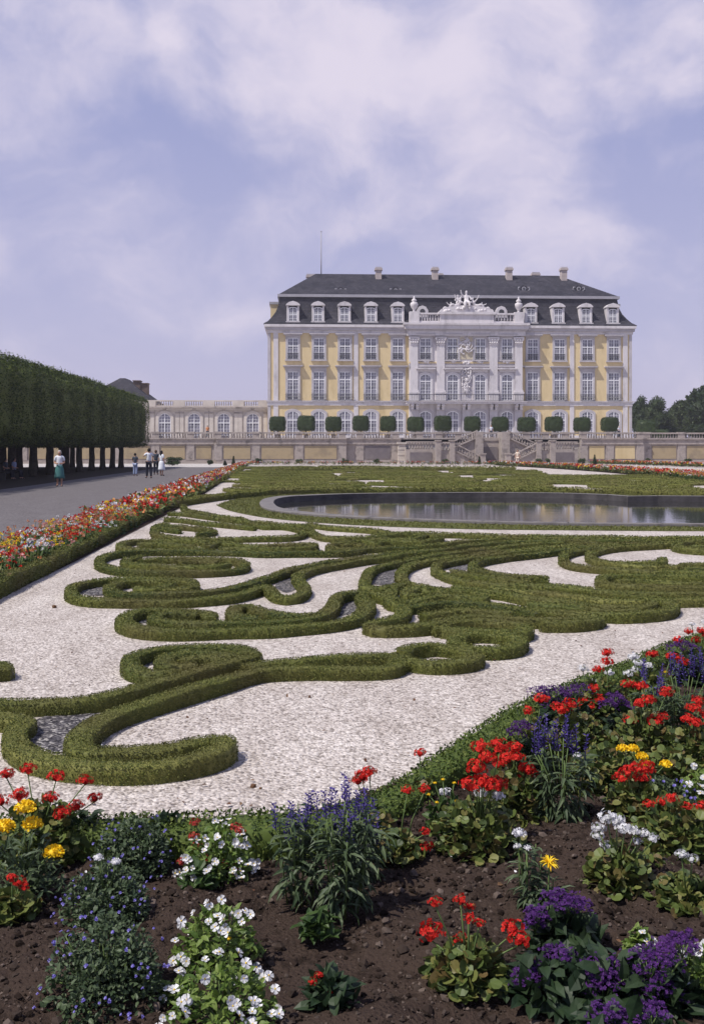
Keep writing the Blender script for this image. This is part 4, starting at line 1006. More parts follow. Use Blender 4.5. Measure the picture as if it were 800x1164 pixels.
wall_run(tx(660)+.01, tx(730), YT, [tx(663), tx(692.5), tx(727)], 'panel_yellow_bright')
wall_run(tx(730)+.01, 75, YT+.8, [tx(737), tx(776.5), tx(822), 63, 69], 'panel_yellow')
# rusticated pedestal
a = Acc(); x = tx(456.5)
for k in range(7): a.box(x-.45-.05*(k % 2), x+.45+.05*(k % 2), YT-.5-.05*(k % 2), YT+.6, k*.36, k*.36+.34, 'wing_stone')
a.box(x-.6, x+.6, YT-.65, YT+.7, 2.52, 2.75, 'wing_stone'); tag(a.build('pedestal'), 'pale banded stone pedestal standing out from the terrace wall beside the stairs', 'pedestal')
# double staircase
YS = 129.0; sx = lambda px: onY(px, YS)
XS = sx(560)
st = empty('double_staircase', (XS, YS, 0), 0, 'grey stone double staircase with balustrades rising to the palace terrace', 'staircase')
def sb(acc, name, parent=None):
    o = acc.build(name); o.data.transform(Matrix.Translation(Vector((-XS, -YS, 0)))); o.parent = parent or st; return o
zm = 1.75
for s_ in (-1, 1):
    def X(v): return XS+s_*v
    def flight(xa, xb, za, zb_2, y0, y1, n=9):
        a = Acc()
        for i in range(n):
            x_0, x_1 = X(xa+(xb-xa)*i/n), X(xa+(xb-xa)*(i+1)/n)
            a.box(min(x_0, x_1), max(x_0, x_1), y0, y1, 0 if za < .1 else -.0, za+(zb_2-za)*(i+1)/n, 'terrace_stone')
        return sb(a, 'stair_flight')
    def rail(xa, xb, za, zb_2, y):
        a = Acc(); n = int(abs(xb-xa)/.33)
        for i in range(n):
            q = (i+.5)/n; x = X(xa+(xb-xa)*q); z = za+(zb_2-za)*q
            a.lathe([(.07, 0), (.12, .25), (.055, .55), (.08, .75)], (x, y, z+.12), 'terrace_stone', 5)
        for zo, th in ((0, .16), (.85, .16)):
            P = [(X(xa), za+zo), (X(xb), zb_2+zo), (X(xb), zb_2+zo+th), (X(xa), za+zo+th)]
            if s_ < 0: P = P[::-1]
            a.prism(P, y-.16, y+.16, 'terrace_stone')
        return sb(a, 'stair_balustrade')
    flight(1.9, 5.4, 0, zm, YS-1.6, YS+.2); rail(1.9, 5.4, .05, zm, YS-1.65)
    a = Acc(); a.box(min(X(5.41), X(7.2)), max(X(5.41), X(7.2)), YS-1.6, YS+2.6, 0, zm, 'terrace_stone'); sb(a, 'landing')
    a = Acc(); a.box(min(X(5.5), X(7.2)), max(X(5.5), X(7.2)), YS-1.8, YS-1.5, zm+.85, zm+1.02, 'terrace_stone'); baluster_run(a, min(X(5.6), X(7.1)), max(X(5.6), X(7.1)), YS-1.65, zm, zm+.85); sb(a, 'landing_balustrade')
    flight(5.4, 1.9, zm, Z0-.05, YS+.6, YS+2.6); rail(5.4, 1.9, zm, Z0-.05, YS+.45)
    for xa, zp in ((1.6, 1.2), (5.45, zm+1.1), (7.2, zm+1.1)):
        a = Acc(); a.box(X(xa)-.32, X(xa)+.32, YS-2.0, YS-1.3, 0, zp, 'terrace_stone'); a.box(X(xa)-.4, X(xa)+.4, YS-2.08, YS-1.22, zp, zp+.14, 'terrace_stone'); sb(a, 'newel_pier')
    a = Acc(); a.box(X(1.7)-.5, X(1.7)+.5, YS+.2, YS+3.4, 0, zt, 'terrace_stone'); sb(a, 'newel_pier')
    a = Acc(); xa, xb = sorted((X(7.21), X(11.0))); a.box(xa, xb, YS+.6, YS+3.6, 0, zm+.1, 'terrace_stone'); a.box(xa+.5, xb-.5, YS+.53, YS+.6, .4, zm-.3, 'panel_grey'); a.box(xa, xb, YS+.55, YS+.9, zm+.95, zm+1.1, 'terrace_stone'); baluster_run(a, xa+.3, xb-.3, YS+.72, zm+.1, zm+.95); sb(a, 'side_platform')
a = Acc(); a.box(XS-1.2, XS+1.2, YS+2.4, YS+3.5, 0, Z0-.4, 'terrace_stone'); a.box(XS-1.0, XS+1.0, YS+2.3, YS+2.4, 0, Z0-1.2, 'panel_grey'); a.box(XS-1.2, XS+1.2, YS+2.3, YS+3.5, Z0-.4, Z0, 'terrace_stone'); sb(a, 'centre_bay')
# ------------------------------------------------------------------ trees
def crown_box(seed, wx_, wy_, z0_, z1_, n, size, mat, shoots=0, pw=10, core=(.9, .93, .9), flat=False):
    r_ = np.random.default_rng(seed); acc = Acc()
    # solid uneven core added inside the leaves to block light
    bm = bmesh.new(); bmesh.ops.create_icosphere(bm, subdivisions=3, radius=1)
    V = np.array([v.co[:] for v in bm.verts]); Fc = [tuple(v.index for v in f.verts) for f in bm.faces]; bm.free()
    V = V/np.maximum((np.abs(V)**6).sum(1, keepdims=True)**(1/6), .01)
    V *= (1+r_.normal(0, .03, (len(V), 1)))
    V = V*np.array([wx_/2*core[0], wy_/2*core[1], (z1_-z0_)/2*core[2]])+np.array([0, 0, (z0_+z1_)/2])
    acc.add(V, Fc, mat)
    # leaves through the outer shell of a rounded block
    u = r_.uniform(-1, 1, (n, 3)); ax = r_.choice(3, n, p=[.4, .22, .38]); sg = r_.choice([-1, 1], n); sg = np.where((ax == 2) & (r_.random(n) < .45), 1, sg)
    u[np.arange(n), ax] = sg*(1-np.abs(r_.normal(0, .05, n)))
    nn = np.linalg.norm(u, axis=1, keepdims=True); k = (np.abs(u[:, [0, 2]] if flat else u)**pw).sum(1, keepdims=True)**(1/pw); u = u/np.maximum(k, 1)
    cl = 1+.015*np.sin(u[:, [0]]*5+seed)+.02*np.sin(u[:, [1]]*7+seed*2)+.015*np.sin(u[:, [2]]*8)
    if flat:
        cl = cl+.02*np.sin(u[:, [1]]*13+u[:, [2]]*9+seed)+.02*np.sin(u[:, [1]]*23-u[:, [2]]*17+seed*3)+r_.normal(0, .012, (n, 1))
    P = u*cl*np.array([wx_/2, wy_/2, (z1_-z0_)/2])+np.array([0, 0, (z0_+z1_)/2]); P[:, 2] += r_.normal(0, .05, n)
    D = np.cross(u, rdir(n))+u*.3+r_.normal(0, .35, (n, 3)); acc.inst(RH, P, frames(D, up=u*np.array([1, 0 if flat else 1, 1])+r_.normal(0, .5, (n, 3))), size*r_.uniform(.6, 1.4, n), mat)
    if shoots:
        P = np.stack([r_.uniform(-wx_/2, wx_/2, shoots), r_.uniform(-wy_/2, wy_/2, shoots), np.full(shoots, z1_*.985)], 1)
        for j in range(4):
            Q = P+np.array([0, 0, .09*j])+r_.normal(0, .03, P.shape); acc.inst(RH, Q, frames(rdir(shoots)+np.array([0, 0, .8])), size*.9, mat)
    return acc.mesh('crown')
def trunk_mesh(h_, r0, seed, limbs=4, spread=1.3, top=2.0):
    r_ = np.random.default_rng(seed); a = Acc()
    P = [(r_.normal(0, .01)*i, r_.normal(0, .01)*i, h_*i/5) for i in range(6)]
    a.tube(P, [r0*1.35, r0*1.05, r0, r0*.95, r0*.9, r0*.85], 'bark', 10)
    for k in range(limbs):
        an = 2*PI*k/limbs+r_.random(); e = P[-1]
        a.tube([(e[0], e[1], h_*.93), (e[0]+spread*.4*math.cos(an), e[1]+spread*.4*math.sin(an), h_+top*.4), (e[0]+spread*math.cos(an), e[1]+spread*math.sin(an), h_+top)], [r0*.55, r0*.4, r0*.15], 'bark', 6)
    return a.mesh('trunk')
crs = [crown_box(20+k, 4.7, 7.2, 2.1, 7.0, 20000, .1, 'lime_leaf', 170, 9, flat=True) for k in range(3)]
end_crown = crown_box(29, 4.7, 6.4, 2.1, 7.0, 16000, .1, 'lime_leaf', 150, 9)
trs = [trunk_mesh(2.7, .24, 30+k) for k in range(3)]
rows = [(-17.6, 'front row of clipped limes at the avenue, dark trunk under one block-shaped crown'), (-22.6, 'middle row of clipped limes standing in the shade'), (-27.6, 'back row of clipped limes standing in the shade')]
for ri, (X0, lab) in enumerate(rows):
    for k in range(14):
        Yt = 38+4.9*k+ (0 if ri != 1 else 1.2)
        if ri == 2 and k % 2: pass
        xo = X0 + (Yt-60)*-.012
        t = empty('lime_tree', (xo, Yt, 0), 0, lab, 'tree', ['limes of the front row', 'limes of the middle row', 'limes of the back row'][ri])
        t.rotation_euler[2] = PI*((k+ri) % 2)
        mkobj('crown', crs[(k+ri) % 3] if k < 13 else end_crown, t, (0, 0, 0), 0, (1, 1, .935+.05*min(k, 13)/13+rng.uniform(-.01, .01))); mkobj('trunk', trs[(k*2+ri) % 3], t, (0, 0, 0), rng.random()*6)

def crown_free(seed, rx, ry, rz, zc, n, size, mat, clumps=26):
    r_ = np.random.default_rng(seed); acc = Acc()
    cen = rdir(clumps)*np.array([1, 1, .8])*r_.uniform(.35, .85, (clumps, 1)); rad = r_.uniform(.22, .42, clumps)
    k = r_.choice(clumps, n, p=rad**2/np.sum(rad**2)); d = r_.normal(size=(n, 3)); d /= np.linalg.norm(d, axis=1, keepdims=True)
    d[:, 2] = np.abs(d[:, 2])*np.where(r_.random(n) < .75, 1, -1)
    rr = rad[k]*r_.uniform(.75, 1.08, n)
    P = (cen[k]+d*rr[:, None])*np.array([rx, ry, rz])+np.array([0, 0, zc])
    acc.inst(OVATE, P, frames(d+r_.normal(0, .7, (n, 3)), up=rdir(n)), size*r_.uniform(.6, 1.4, n), mat)
    bm = bmesh.new(); bmesh.ops.create_icosphere(bm, subdivisions=2, radius=1); V0 = np.array([v.co[:] for v in bm.verts]); Fc = [tuple(v.index for v in f.verts) for f in bm.faces]; bm.free()
    for i in range(clumps):
        V = V0*(1+r_.normal(0, .08, (len(V0), 1)))*rad[i]*.8+cen[i]; acc.add(V*np.array([rx, ry, rz])+np.array([0, 0, zc]), Fc, mat)
    return acc.mesh('crown')
def tree(name, px, Yt, py_top, wpx, label, mat, seed, zb=3.0, low=.05):
    x = onY(px, Yt); zt_ = zat(py_top, x, Yt); w_ = wpx*depth(x, Yt)/F
    t = empty(name, (x, Yt, zb), 0, label, 'tree')
    hh = zt_-zb; rz = hh*(.5-low/2)
    mkobj('crown', crown_free(seed, w_/2, w_/2, rz*1.05, hh-rz, 9000, .042*w_, mat), t)
    a = Acc(); a.tube([(0, 0, -.3), (0.1, 0, hh*.3), (0, .1, hh*.6)], [w_*.045, w_*.035, w_*.02], 'bark', 9)
    for k in range(5): an = k*1.3; a.tube([(0.05, 0, hh*.25), (w_*.15*math.cos(an), w_*.15*math.sin(an), hh*.45), (w_*.3*math.cos(an), w_*.3*math.sin(an), hh*.62)], [w_*.022, w_*.015, w_*.006], 'bark', 6)
    a.build('trunk', t)
tree('broadleaf_tree', 728, 195, 449, 36, 'dark tree close behind the right corner of the palace', 'tree_leaf', 1)
tree('broadleaf_tree', 752, 188, 453, 44, 'olive green tree between the palace corner and the dip in the treeline', 'tree_leaf_light', 2)
tree('broadleaf_tree', 790, 180, 446, 52, 'broad green tree right of the dip in the treeline', 'tree_leaf_light', 3)
tree('broadleaf_tree', 822, 176, 424, 80, 'tallest tree, cut by the right frame edge', 'tree_leaf', 4)
tree('broadleaf_tree', 772, 205, 462, 40, 'distant low dark tree in the dip of the treeline', 'tree_leaf', 5)
tree('broadleaf_tree', 760, 168, 484, 30, 'low round bush behind the balustrade right of the palace', 'tree_leaf', 6)
tree('broadleaf_tree', 795, 166, 480, 32, 'low dark bush behind the balustrade near the right edge', 'tree_leaf', 7)
for k, (px, Yt, pt, wp) in enumerate([(-30, 190, 470, 60), (30, 185, 476, 60), (80, 178, 480, 50)]):
    tree('broadleaf_tree', px, Yt, pt, wp, ['tree far behind the limes at the left edge', 'tree far behind the limes, second from the left edge', 'tree far behind the limes near the house'][k], 'tree_leaf', 11+k)

# clipped standards on the terrace
YQ = 140.0
def topiary(px, w_, py0, py1, label, group=None, first=None, tub=True):
    x = onY(px, YQ); z0_, z1_ = zat(py1, x, YQ), zat(py0, x, YQ)
    t = empty('topiary_tree', (x, YQ, Z0), rng.choice([0, PI/2, PI]), label, 'topiary', group)
    return t, z0_-Z0, z1_-Z0
cr0 = None
for px in (315.5, 348, 379, 410, 441, 472, 503, 536.5, 568, 598, 629, 661, 692.5):
    t, za, zb_3 = topiary(px, 2.2, 474.5, 489.8, 'cushion-clipped dark green tree in a tub on the terrace before the palace', 'clipped tub trees in a row')
    if cr0 is None:
        cr0 = crown_box(50, 2.3, 2.3, za-.05, zb_3+.1, 6500, .085, 'topiary_leaf', 0, 4, (.92, .92, .92))
        a = Acc(); a.tube([(0, 0, .3), (0, 0, za+.4)], .07, 'bark', 7); tr0 = a.mesh('trunk')
        a = Acc(); a.lathe([(.42, 0), (.5, .5), (.53, .5), (.53, .56), (.46, .56), (.44, .5)], (0, 0, 0), 'wood_tub', 4, False); tu0 = a.mesh('tub')
    mkobj('crown', cr0, t, sc=(rng.uniform(.9, 1.06), rng.uniform(.92, 1.06), rng.uniform(.96, 1.04))); mkobj('trunk', tr0, t); mkobj('tub', tu0, t)
t = empty('topiary_tree', (onY(733, 141), 141, Z0), 0, 'big dark clipped bush standing on the terrace just right of the palace corner', 'topiary')
mkobj('crown', crown_box(51, 2.6, 2.6, -.0, 2.5, 5000, .1, 'topiary_leaf'), t)
a = Acc(); a.tube([(0, 0, 0), (0, 0, .5)], .1, 'bark', 7); a.build('trunk', t)
t = empty('topiary_tree', (onY(745, 150), 150, Z0), 0, 'wide low dome of clipped green behind the balustrade right of the palace', 'topiary')
mkobj('crown', crown_box(52, 3.4, 2.6, -.0, 1.4, 4000, .1, 'topiary_leaf'), t)
# small cones and bushes at the foot of the terrace
def cone(px, py, h_, r0, label, name='conifer'):
    x, y, _ = G(px, py); a = Acc(); n = 700
    z = rng.random(n)**1.3; an = rng.random(n)*2*PI; rr = r0*(1-z)**.8
    P = np.stack([rr*np.cos(an), rr*np.sin(an), z*h_+.05], 1); D = np.stack([np.cos(an), np.sin(an), np.full(n, .5)], 1)+rng.normal(0, .4, (n, 3))
    t = empty(name, (x, y, 0), 0, label, 'shrub')
    a.lathe([(r0*.8, .05), (r0*.7, h_*.3), (r0*.3, h_*.75), (0, h_*.97)], (0, 0, 0), 'topiary_leaf', 10); a.inst(RH, P, frames(D), .09, 'topiary_leaf'); a.build('foliage', t)
    a = Acc(); a.tube([(0, 0, 0), (0, 0, h_*.4)], .03, 'bark', 5); a.build('stem', t)
cone(675.5, 529, 1.15, .22, 'small upright conifer before the right wall panels'); cone(544.5, 528, .9, .2, 'small conifer between the two stair flights'); cone(265.5, 528.5, 1.0, .2, 'small dark conifer at the left wall foot'); cone(256, 529.5, .5, .2,'tiny low cone beside the left conifer')
def shrub(px, py, w_, h_, label, mat='topiary_leaf', n=900, size=.1):
    x, y, _ = G(px, py); t = empty('shrub', (x, y, 0), 0, label, 'shrub')
    mkobj('foliage', crown_free(int(px), w_/2, w_/2*.8, h_/2, h_/2, n, size, mat, 9), t)
    a = Acc(); a.tube([(0, 0, 0), (0, 0, h_*.5)], .03, 'bark', 5); a.build('stem', t)
shrub(197, 529.5, 2.6, .95, 'dark spreading bush at the wall foot right of the strollers', n=1500); shrub(239, 529, .8, .6, 'small bush at the wall foot under the arcade')
for px, lab in ((293, 'leafy bush before the left pair of wall piers'), (341, 'leafy bush before the second wall pier'), (392, 'leafy bush where the sunlit wall panels end'), (427, 'leafy bush at the foot of the shaded panel'), (505, 'leafy bush at the foot of the left stair landing'), (621, 'leafy bush at the foot of the right stair landing'), (612, 'round bush beside the right newel pier'), (661, 'leafy bush at the start of the bright yellow panels'), (698, 'rounded bush under the last bright yellow panel'), (736, 'bush at the foot of the right corner pier'), (782, 'bush at the foot of the wall near the right edge')):
    shrub(px, 527.6, 1.0, .75, lab, 'tree_leaf_light', 500, .11)

# ------------------------------------------------------------------ people
def at(px, py): x, y, _ = G(px, py); return (x, y, 0.01)
person(at(68, 553), .1, 'woman in white blouse and teal skirt walking on the avenue beside the limes', 'cloth_white', 'cloth_teal', 'hair_grey', True, 1.68, 'fold', step=.06)
person(at(169.5, 543.5), PI+.4, 'man in white shirt and dark trousers with raised arms on the avenue', 'cloth_white', 'cloth_navy', 'hair_dark', hgt=1.8, arms='up', step=.1)
person(at(184, 541), 2.4, 'dark-haired woman in a white dress right of the man in white shirt', 'cloth_white', 'cloth_white', 'hair_dark', True, 1.66, 'down', True)
person(at(154, 541), PI-.3, 'short person in dark blue clothes left of the man in white shirt', 'cloth_dark', 'cloth_blue', 'hair_dark', hgt=1.5, arms='fold')
person(at(177.5, 539.5), PI, 'person in dark clothes half hidden behind the man in white shirt', 'cloth_dark', 'cloth_navy', 'hair_brown', hgt=1.7)
person(at(588, 530), -.4, 'person in pale clothes standing at the foot of the right stair flight', 'cloth_cream', 'cloth_cream', 'hair_brown', hgt=1.75)
def upon(px, Y): return (onY(px, Y), Y, Z0)
person(upon(558, 135), 0, 'person in white standing on the terrace behind the stairs', 'cloth_white', 'cloth_dark', 'hair_brown', hgt=1.7)
person(upon(703, 134.5), .6, 'person in white shirt leaning at the balustrade near the palace corner', 'cloth_white', 'cloth_dark', 'hair_grey', hgt=1.6, arms='fold')
person(upon(236, 135), 0, 'person in an orange top looking over the balustrade before the arcade', 'cloth_orange', 'cloth_dark', 'hair_brown', hgt=1.6)
# bench with two sitters in the shade of the limes
bx_, by_ = G(12, 545)[:2]
bt = empty('park_bench', (bx_, by_, 0), PI/2-.2, 'dark park bench under the limes at the left edge with two sitters', 'bench')
a = Acc(); a.box(-1.2, 1.2, -.25, .2, .42, .46, 'bark'); a.build('seat', bt)
a = Acc(); a.box(-1.2, 1.2, .2, .24, .5, .9, 'bark'); a.build('backrest', bt)
for s_ in (-1, 1): a = Acc(); a.box(s_*1.0-.04, s_*1.0+.04, -.22, .22, 0, .42, 'iron'); a.box(s_*1.0-.03, s_*1.0+.03, .16, .2, .42, .9, 'iron'); a.build('leg', bt)
for dx, lab, tp in ((-.55, 'person in dark clothes sitting on the bench under the limes', 'cloth_dark'), (.5, 'person in a blue top sitting on the bench under the limes', 'cloth_blue')):
    c_, s__ = math.cos(PI/2-.2), math.sin(PI/2-.2)
    person((bx_+dx*c_, by_+dx*s__, 0.02), PI/2-.2, lab, tp, 'cloth_navy', 'hair_dark', hgt=1.65, sit=True, arms='fold')
# ------------------------------------------------------------------ front flower bed
edge = [(900,690),(850,708),(800,727),(760,741),(720,757),(650,788),(600,812),(560,836),(520,862),(480,887),(440,909),(400,925),(350,937),(280,942),(200,942),(120,944),(50,947),(-60,951)]
eg = [tuple(G(x, y)[:2]) for x, y in edge]
bedpoly = eg+[(-6, 3.5), (-6, -2), (14, -2), (14, 12)]
def soil_h(x, y):
    return (.05+.02*np.sin(x*2.1+y*1.3)+.016*np.sin(x*5.3-y*4.1)+.01*np.sin(x*9.7+y*8.3))
gx = np.arange(-3.2, 8.6, .03); gy = np.arange(1.2, 9.6, .03)
XX, YY = np.meshgrid(gx, gy, indexing='ij')
ins = np.ones(XX.shape, bool)
bp_ = np.array(bedpoly)
ins[:] = False
for i in range(len(bp_)):
    x1, y1 = bp_[i]; x2, y2 = bp_[i-1]
    if y1 == y2: continue
    c = ((y1 > YY) != (y2 > YY)) & (XX < (x2-x1)*(YY-y1)/(y2-y1)+x1); ins ^= c
def fbm(X, Y, seed):
    r_ = np.random.default_rng(seed); Z = np.zeros_like(X)
    for o_ in range(5):
        for _ in range(5):
            an = r_.random()*6.28; fq = 7*1.9**o_; Z += np.sin((X*math.cos(an)+Y*math.sin(an))*fq+r_.random()*6.28)*.0075/1.6**o_
    return Z
ZZ = np.where(ins, np.maximum(soil_h(XX, YY)+fbm(XX, YY, 1)*.8+rng.normal(0, .004, XX.shape), .014+rng.random(XX.shape)*.004), -.06)
a = Acc(); n0, n1 = XX.shape; idx = np.arange(n0*n1).reshape(n0, n1)
q = np.stack([idx[:-1, :-1], idx[1:, :-1], idx[1:, 1:], idx[:-1, 1:]], -1).reshape(-1, 4)
keep = (ZZ.ravel()[q] > -.05).any(1); q = q[keep]
a.raw(np.stack([XX, YY, ZZ], -1).reshape(-1, 3), q.ravel(), np.full(len(q), 4), 'soil', True)
tag(a.build('bed_soil'), kind='structure')
# clods and crumbs
bm = bmesh.new(); bmesh.ops.create_icosphere(bm, subdivisions=1, radius=1); V0 = np.array([v.co[:] for v in bm.verts]); F0 = [tuple(v.index for v in f.verts) for f in bm.faces]; bm.free()
a = Acc()
for k in range(8):
    t = T(V0*(1+rng.normal(0, .22, (len(V0), 1)))*np.array([1, .8, .65]), F0)
    n = 3400; P = np.stack([rng.uniform(-2.2, 5.5, n), 2.2+rng.random(n)**1.3*5.5, np.zeros(n)], 1)
    P = P[inside(bedpoly, P)]
    s_ = np.minimum(np.exp(rng.normal(-4.85, .6, len(P))), .021); P[:, 2] = soil_h(P[:, 0], P[:, 1])+fbm(P[:, 0], P[:, 1], 1)*.8+s_*.25
    a.inst(t, P, frames(rdir(len(P))*np.array([1, 1, .3])), s_, 'clods')
OCT = T([(1,0,0),(0,1,0),(-1,0,0),(0,-1,0),(0,0,.8),(0,0,-.8)], [(0,1,4),(1,2,4),(2,3,4),(3,0,4),(1,0,5),(2,1,5),(3,2,5),(0,3,5)])
n = 60000; P = np.stack([rng.uniform(-2.2, 5.5, n), 2.3+rng.random(n)**1.4*4.5, np.zeros(n)], 1); P = P[inside(bedpoly, P)]
P[:, 2] = np.maximum(soil_h(P[:, 0], P[:, 1])+fbm(P[:, 0], P[:, 1], 1)*.8, .014)+.001
a.inst(OCT, P, frames(rdir(len(P))), np.exp(rng.normal(-5.5, .4, len(P))), 'clods')
tag(a.build('soil_crumbs'), kind='stuff')
# fallen leaves and pale petals lying on soil and gravel
gp = np.stack([rng.uniform(-3.4, 9, 900), rng.uniform(4.5, 22, 900), np.full(900, .012)], 1); gp = gp[~inside(bedpoly, gp)]
a = Acc(); n = 260; P = np.stack([rng.uniform(-2.5, 5, n), rng.uniform(2.6, 9, n), np.zeros(n)], 1); P[:, 2] = np.array([(.07 if poly_contains(bedpoly, p[:2]) else .012) for p in P])
a.inst(OVATE, P[:170], frames(rdir(170)*np.array([1, 1, .15])), rng.uniform(.015, .035, 170), 'leaf_brown'); a.inst(PETAL, P[170:], frames(rdir(90)*np.array([1, 1, .1])), .014, 'petal_white')
a.inst(OVATE, gp, frames(rdir(len(gp))*np.array([1, 1, .15])), rng.uniform(.012, .035, len(gp)), 'leaf_brown'); tag(a.build('fallen_leaves'), kind='stuff')
a = Acc()
for px, py, s_ in ((288, 895, .015), (62, 691, .026), (296, 897, .009), (352, 793, .012)):
    x, y, _ = G(px, py); a.add(V0*(1+rng.normal(0, .15, (len(V0), 1)))*s_+np.array([x, y, s_*.5]), F0, 'leaf_brown')
tag(a.build('leaf_litter'), kind='stuff')

# ---- parts shared by the flowers
def head_geranium(a, p, r_=.045, mat='petal_red', n=26, flat=.75):
    D = rdir(n); D[:, 2] = np.abs(D[:, 2])*1.0-.25; D /= np.linalg.norm(D, axis=1, keepdims=True)
    P = np.array(p)+D*np.array([r_, r_, r_*flat])*rng.uniform(.7, 1.15, (n, 1))
    a.inst(FLOR, P, zframes(D+rng.normal(0, .3, (n, 3))), r_*.42*rng.uniform(.8, 1.2, n), mat)
    a.lathe([(0, -r_*.6), (r_*.4, -r_*.3), (r_*.45, 0), (r_*.3, r_*.2), (0, r_*.3)], tuple(p), mat, 8, False)
    for k in range(0, n, 3): a.tube([tuple(np.array(p)-np.array([0, 0, r_*.6])), tuple(P[k])], .0012, 'stem_green', 3)
def stem(a, b_, p, r_=.003, bend=.3):
    b_ = np.array(b_); p = np.array(p); m_ = b_*.5+p*.5; m_[:2] = b_[:2]*(.5+bend*.5)+p[:2]*(.5-bend*.5)
    a.tube([tuple(b_), tuple(m_), tuple(p)], [r_*1.2, r_, r_*.8], 'stem_green', 5)
def spike(a, b_, L, r_=.0075, mat='petal_violet', n=32):
    b_ = np.array(b_, float); lean = rng.normal(0, .09, 2)
    z = np.linspace(0, 1, n); an = np.arange(n)*2.4
    rr = r_*(1-.55*z)*rng.uniform(.7, 1.2, n)
    P = np.stack([b_[0]+lean[0]*z*L+rr*np.cos(an), b_[1]+lean[1]*z*L+rr*np.sin(an), b_[2]+z*L], 1)
    D = np.stack([np.cos(an), np.sin(an), np.full(n, .5)], 1)+rng.normal(0, .3, (n, 3))
    a.inst(PETAL, P, frames(D), .011*rng.uniform(.8, 1.3, n), mat); a.inst(PETAL, P, frames(D+rng.normal(0, .6, (n, 3))), .008, mat)
    a.tube([tuple(b_), (b_[0]+lean[0]*L, b_[1]+lean[1]*L, b_[2]+L)], [.003, .001], 'petal_violet', 4)
def pompom(a, p, r_=.03, mat='petal_yellow', n=90):
    a.lathe([(0, -r_*.5), (r_*.6, -r_*.3), (r_*.7, 0), (r_*.4, r_*.35), (0, r_*.45)], tuple(p), mat, 8)
    D = rdir(n); D[:, 2] = np.abs(D[:, 2])*1.1-.25
    P = np.array(p)+D*np.array([r_*.75, r_*.75, r_*.5]); a.inst(PETAL, P, frames(D+rng.normal(0, .25, (n, 3)), up=rdir(n)), r_*.42, mat)
def star(a, p, r_=.035, mat='petal_yellow', n=15):
    an = np.arange(n)*2*PI/n; D = np.stack([np.cos(an), np.sin(an)*.8, .35+0*an+.5*np.sin(an)], 1)+rng.normal(0, .1, (n, 3)); a.inst(LANCE, np.tile(p, (n, 1)), frames(D), r_, mat)
    a.inst(LANCE, np.tile(p, (n, 1)), frames(D+np.array([0, 0, .5])), r_*.8, mat)
def helio(a, p, r_=.05, n=150):
    q_ = np.sqrt(rng.random(n))*r_*rng.uniform(.85, 1.05, n); an_ = rng.random(n)*6.28
    P = np.array(p)+np.stack([q_*np.cos(an_)*1.1, q_*np.sin(an_)*.95, rng.normal(0, r_*.1, n)+.15*r_*np.sin(an_*3)], 1); d2 = ((P[:, :2]-np.array(p)[:2])**2).sum(1); P[:, 2] += r_*.35-d2/r_*.5
    a.inst(FLOR, P, zframes(np.tile([0, -.2, 1.0], (n, 1))+rng.normal(0, .5, (n, 3))), .0095*rng.uniform(.7, 1.3, n), 'petal_purple')
    for k in range(7): an = k*.9; a.tube([(p[0], p[1], p[2]-r_), (p[0]+r_*.4*math.cos(an), p[1]+r_*.4*math.sin(an), p[2])], .0015, 'stem_green', 3)
def blossom(p, D, s_, mat):   # single open five petalled flower facing D
    a = Acc(); n = 5; D = np.array(D, float); D /= np.linalg.norm(D)
    a.lathe([(0, -.004), (.0025, -.001), (.002, .002), (0, .003)], (0, 0, .001), 'petal_yellow' if s_ > .01 else mat, 5)
    Fm = zframes(D[None])[0]
    for k in range(5):
        an = 2*PI*k/5; L_ = Fm@np.array([math.cos(an), math.sin(an), .22+rng.normal(0, .3)]); a.inst(WIDE, np.zeros((1, 3)), frames(L_[None], up=D[None]), s_, mat)
    return a
def dome_foliage(a, R_, h_, n, size, tmpl, mat, fill=.35, droop=0.0, zmin=.02, cx=0, cy=0):
    D = rdir(n); D[:, 2] = np.abs(D[:, 2]); rr = rng.random(n)**fill
    P = D*np.array([R_, R_, h_])*rr[:, None]; P[:, 2] = np.maximum(P[:, 2], zmin); P[:, 0] += cx; P[:, 1] += cy
    G_ = D*np.array([1, 1, .5])+np.array([0, 0, .25-droop])+rng.normal(0, .55, (n, 3))
    P = P-G_*size*.5
    P[:, 2] = np.maximum(P[:, 2], .005)
    a.inst(tmpl, P, frames(G_, up=np.array([0, -.15, 1.])+D*.5+rng.normal(0, .5, (n, 3))), size*rng.uniform(.6, 1.25, n), mat)
    for k in range(min(14, n//12)):
        q = P[k*5 % n]; a.tube([(cx*.6, cy*.6, 0), (q[0]*.5+cx*.3, q[1]*.5, q[2]*.7), tuple(q)], [.004, .003, .002], 'stem_green', 4)
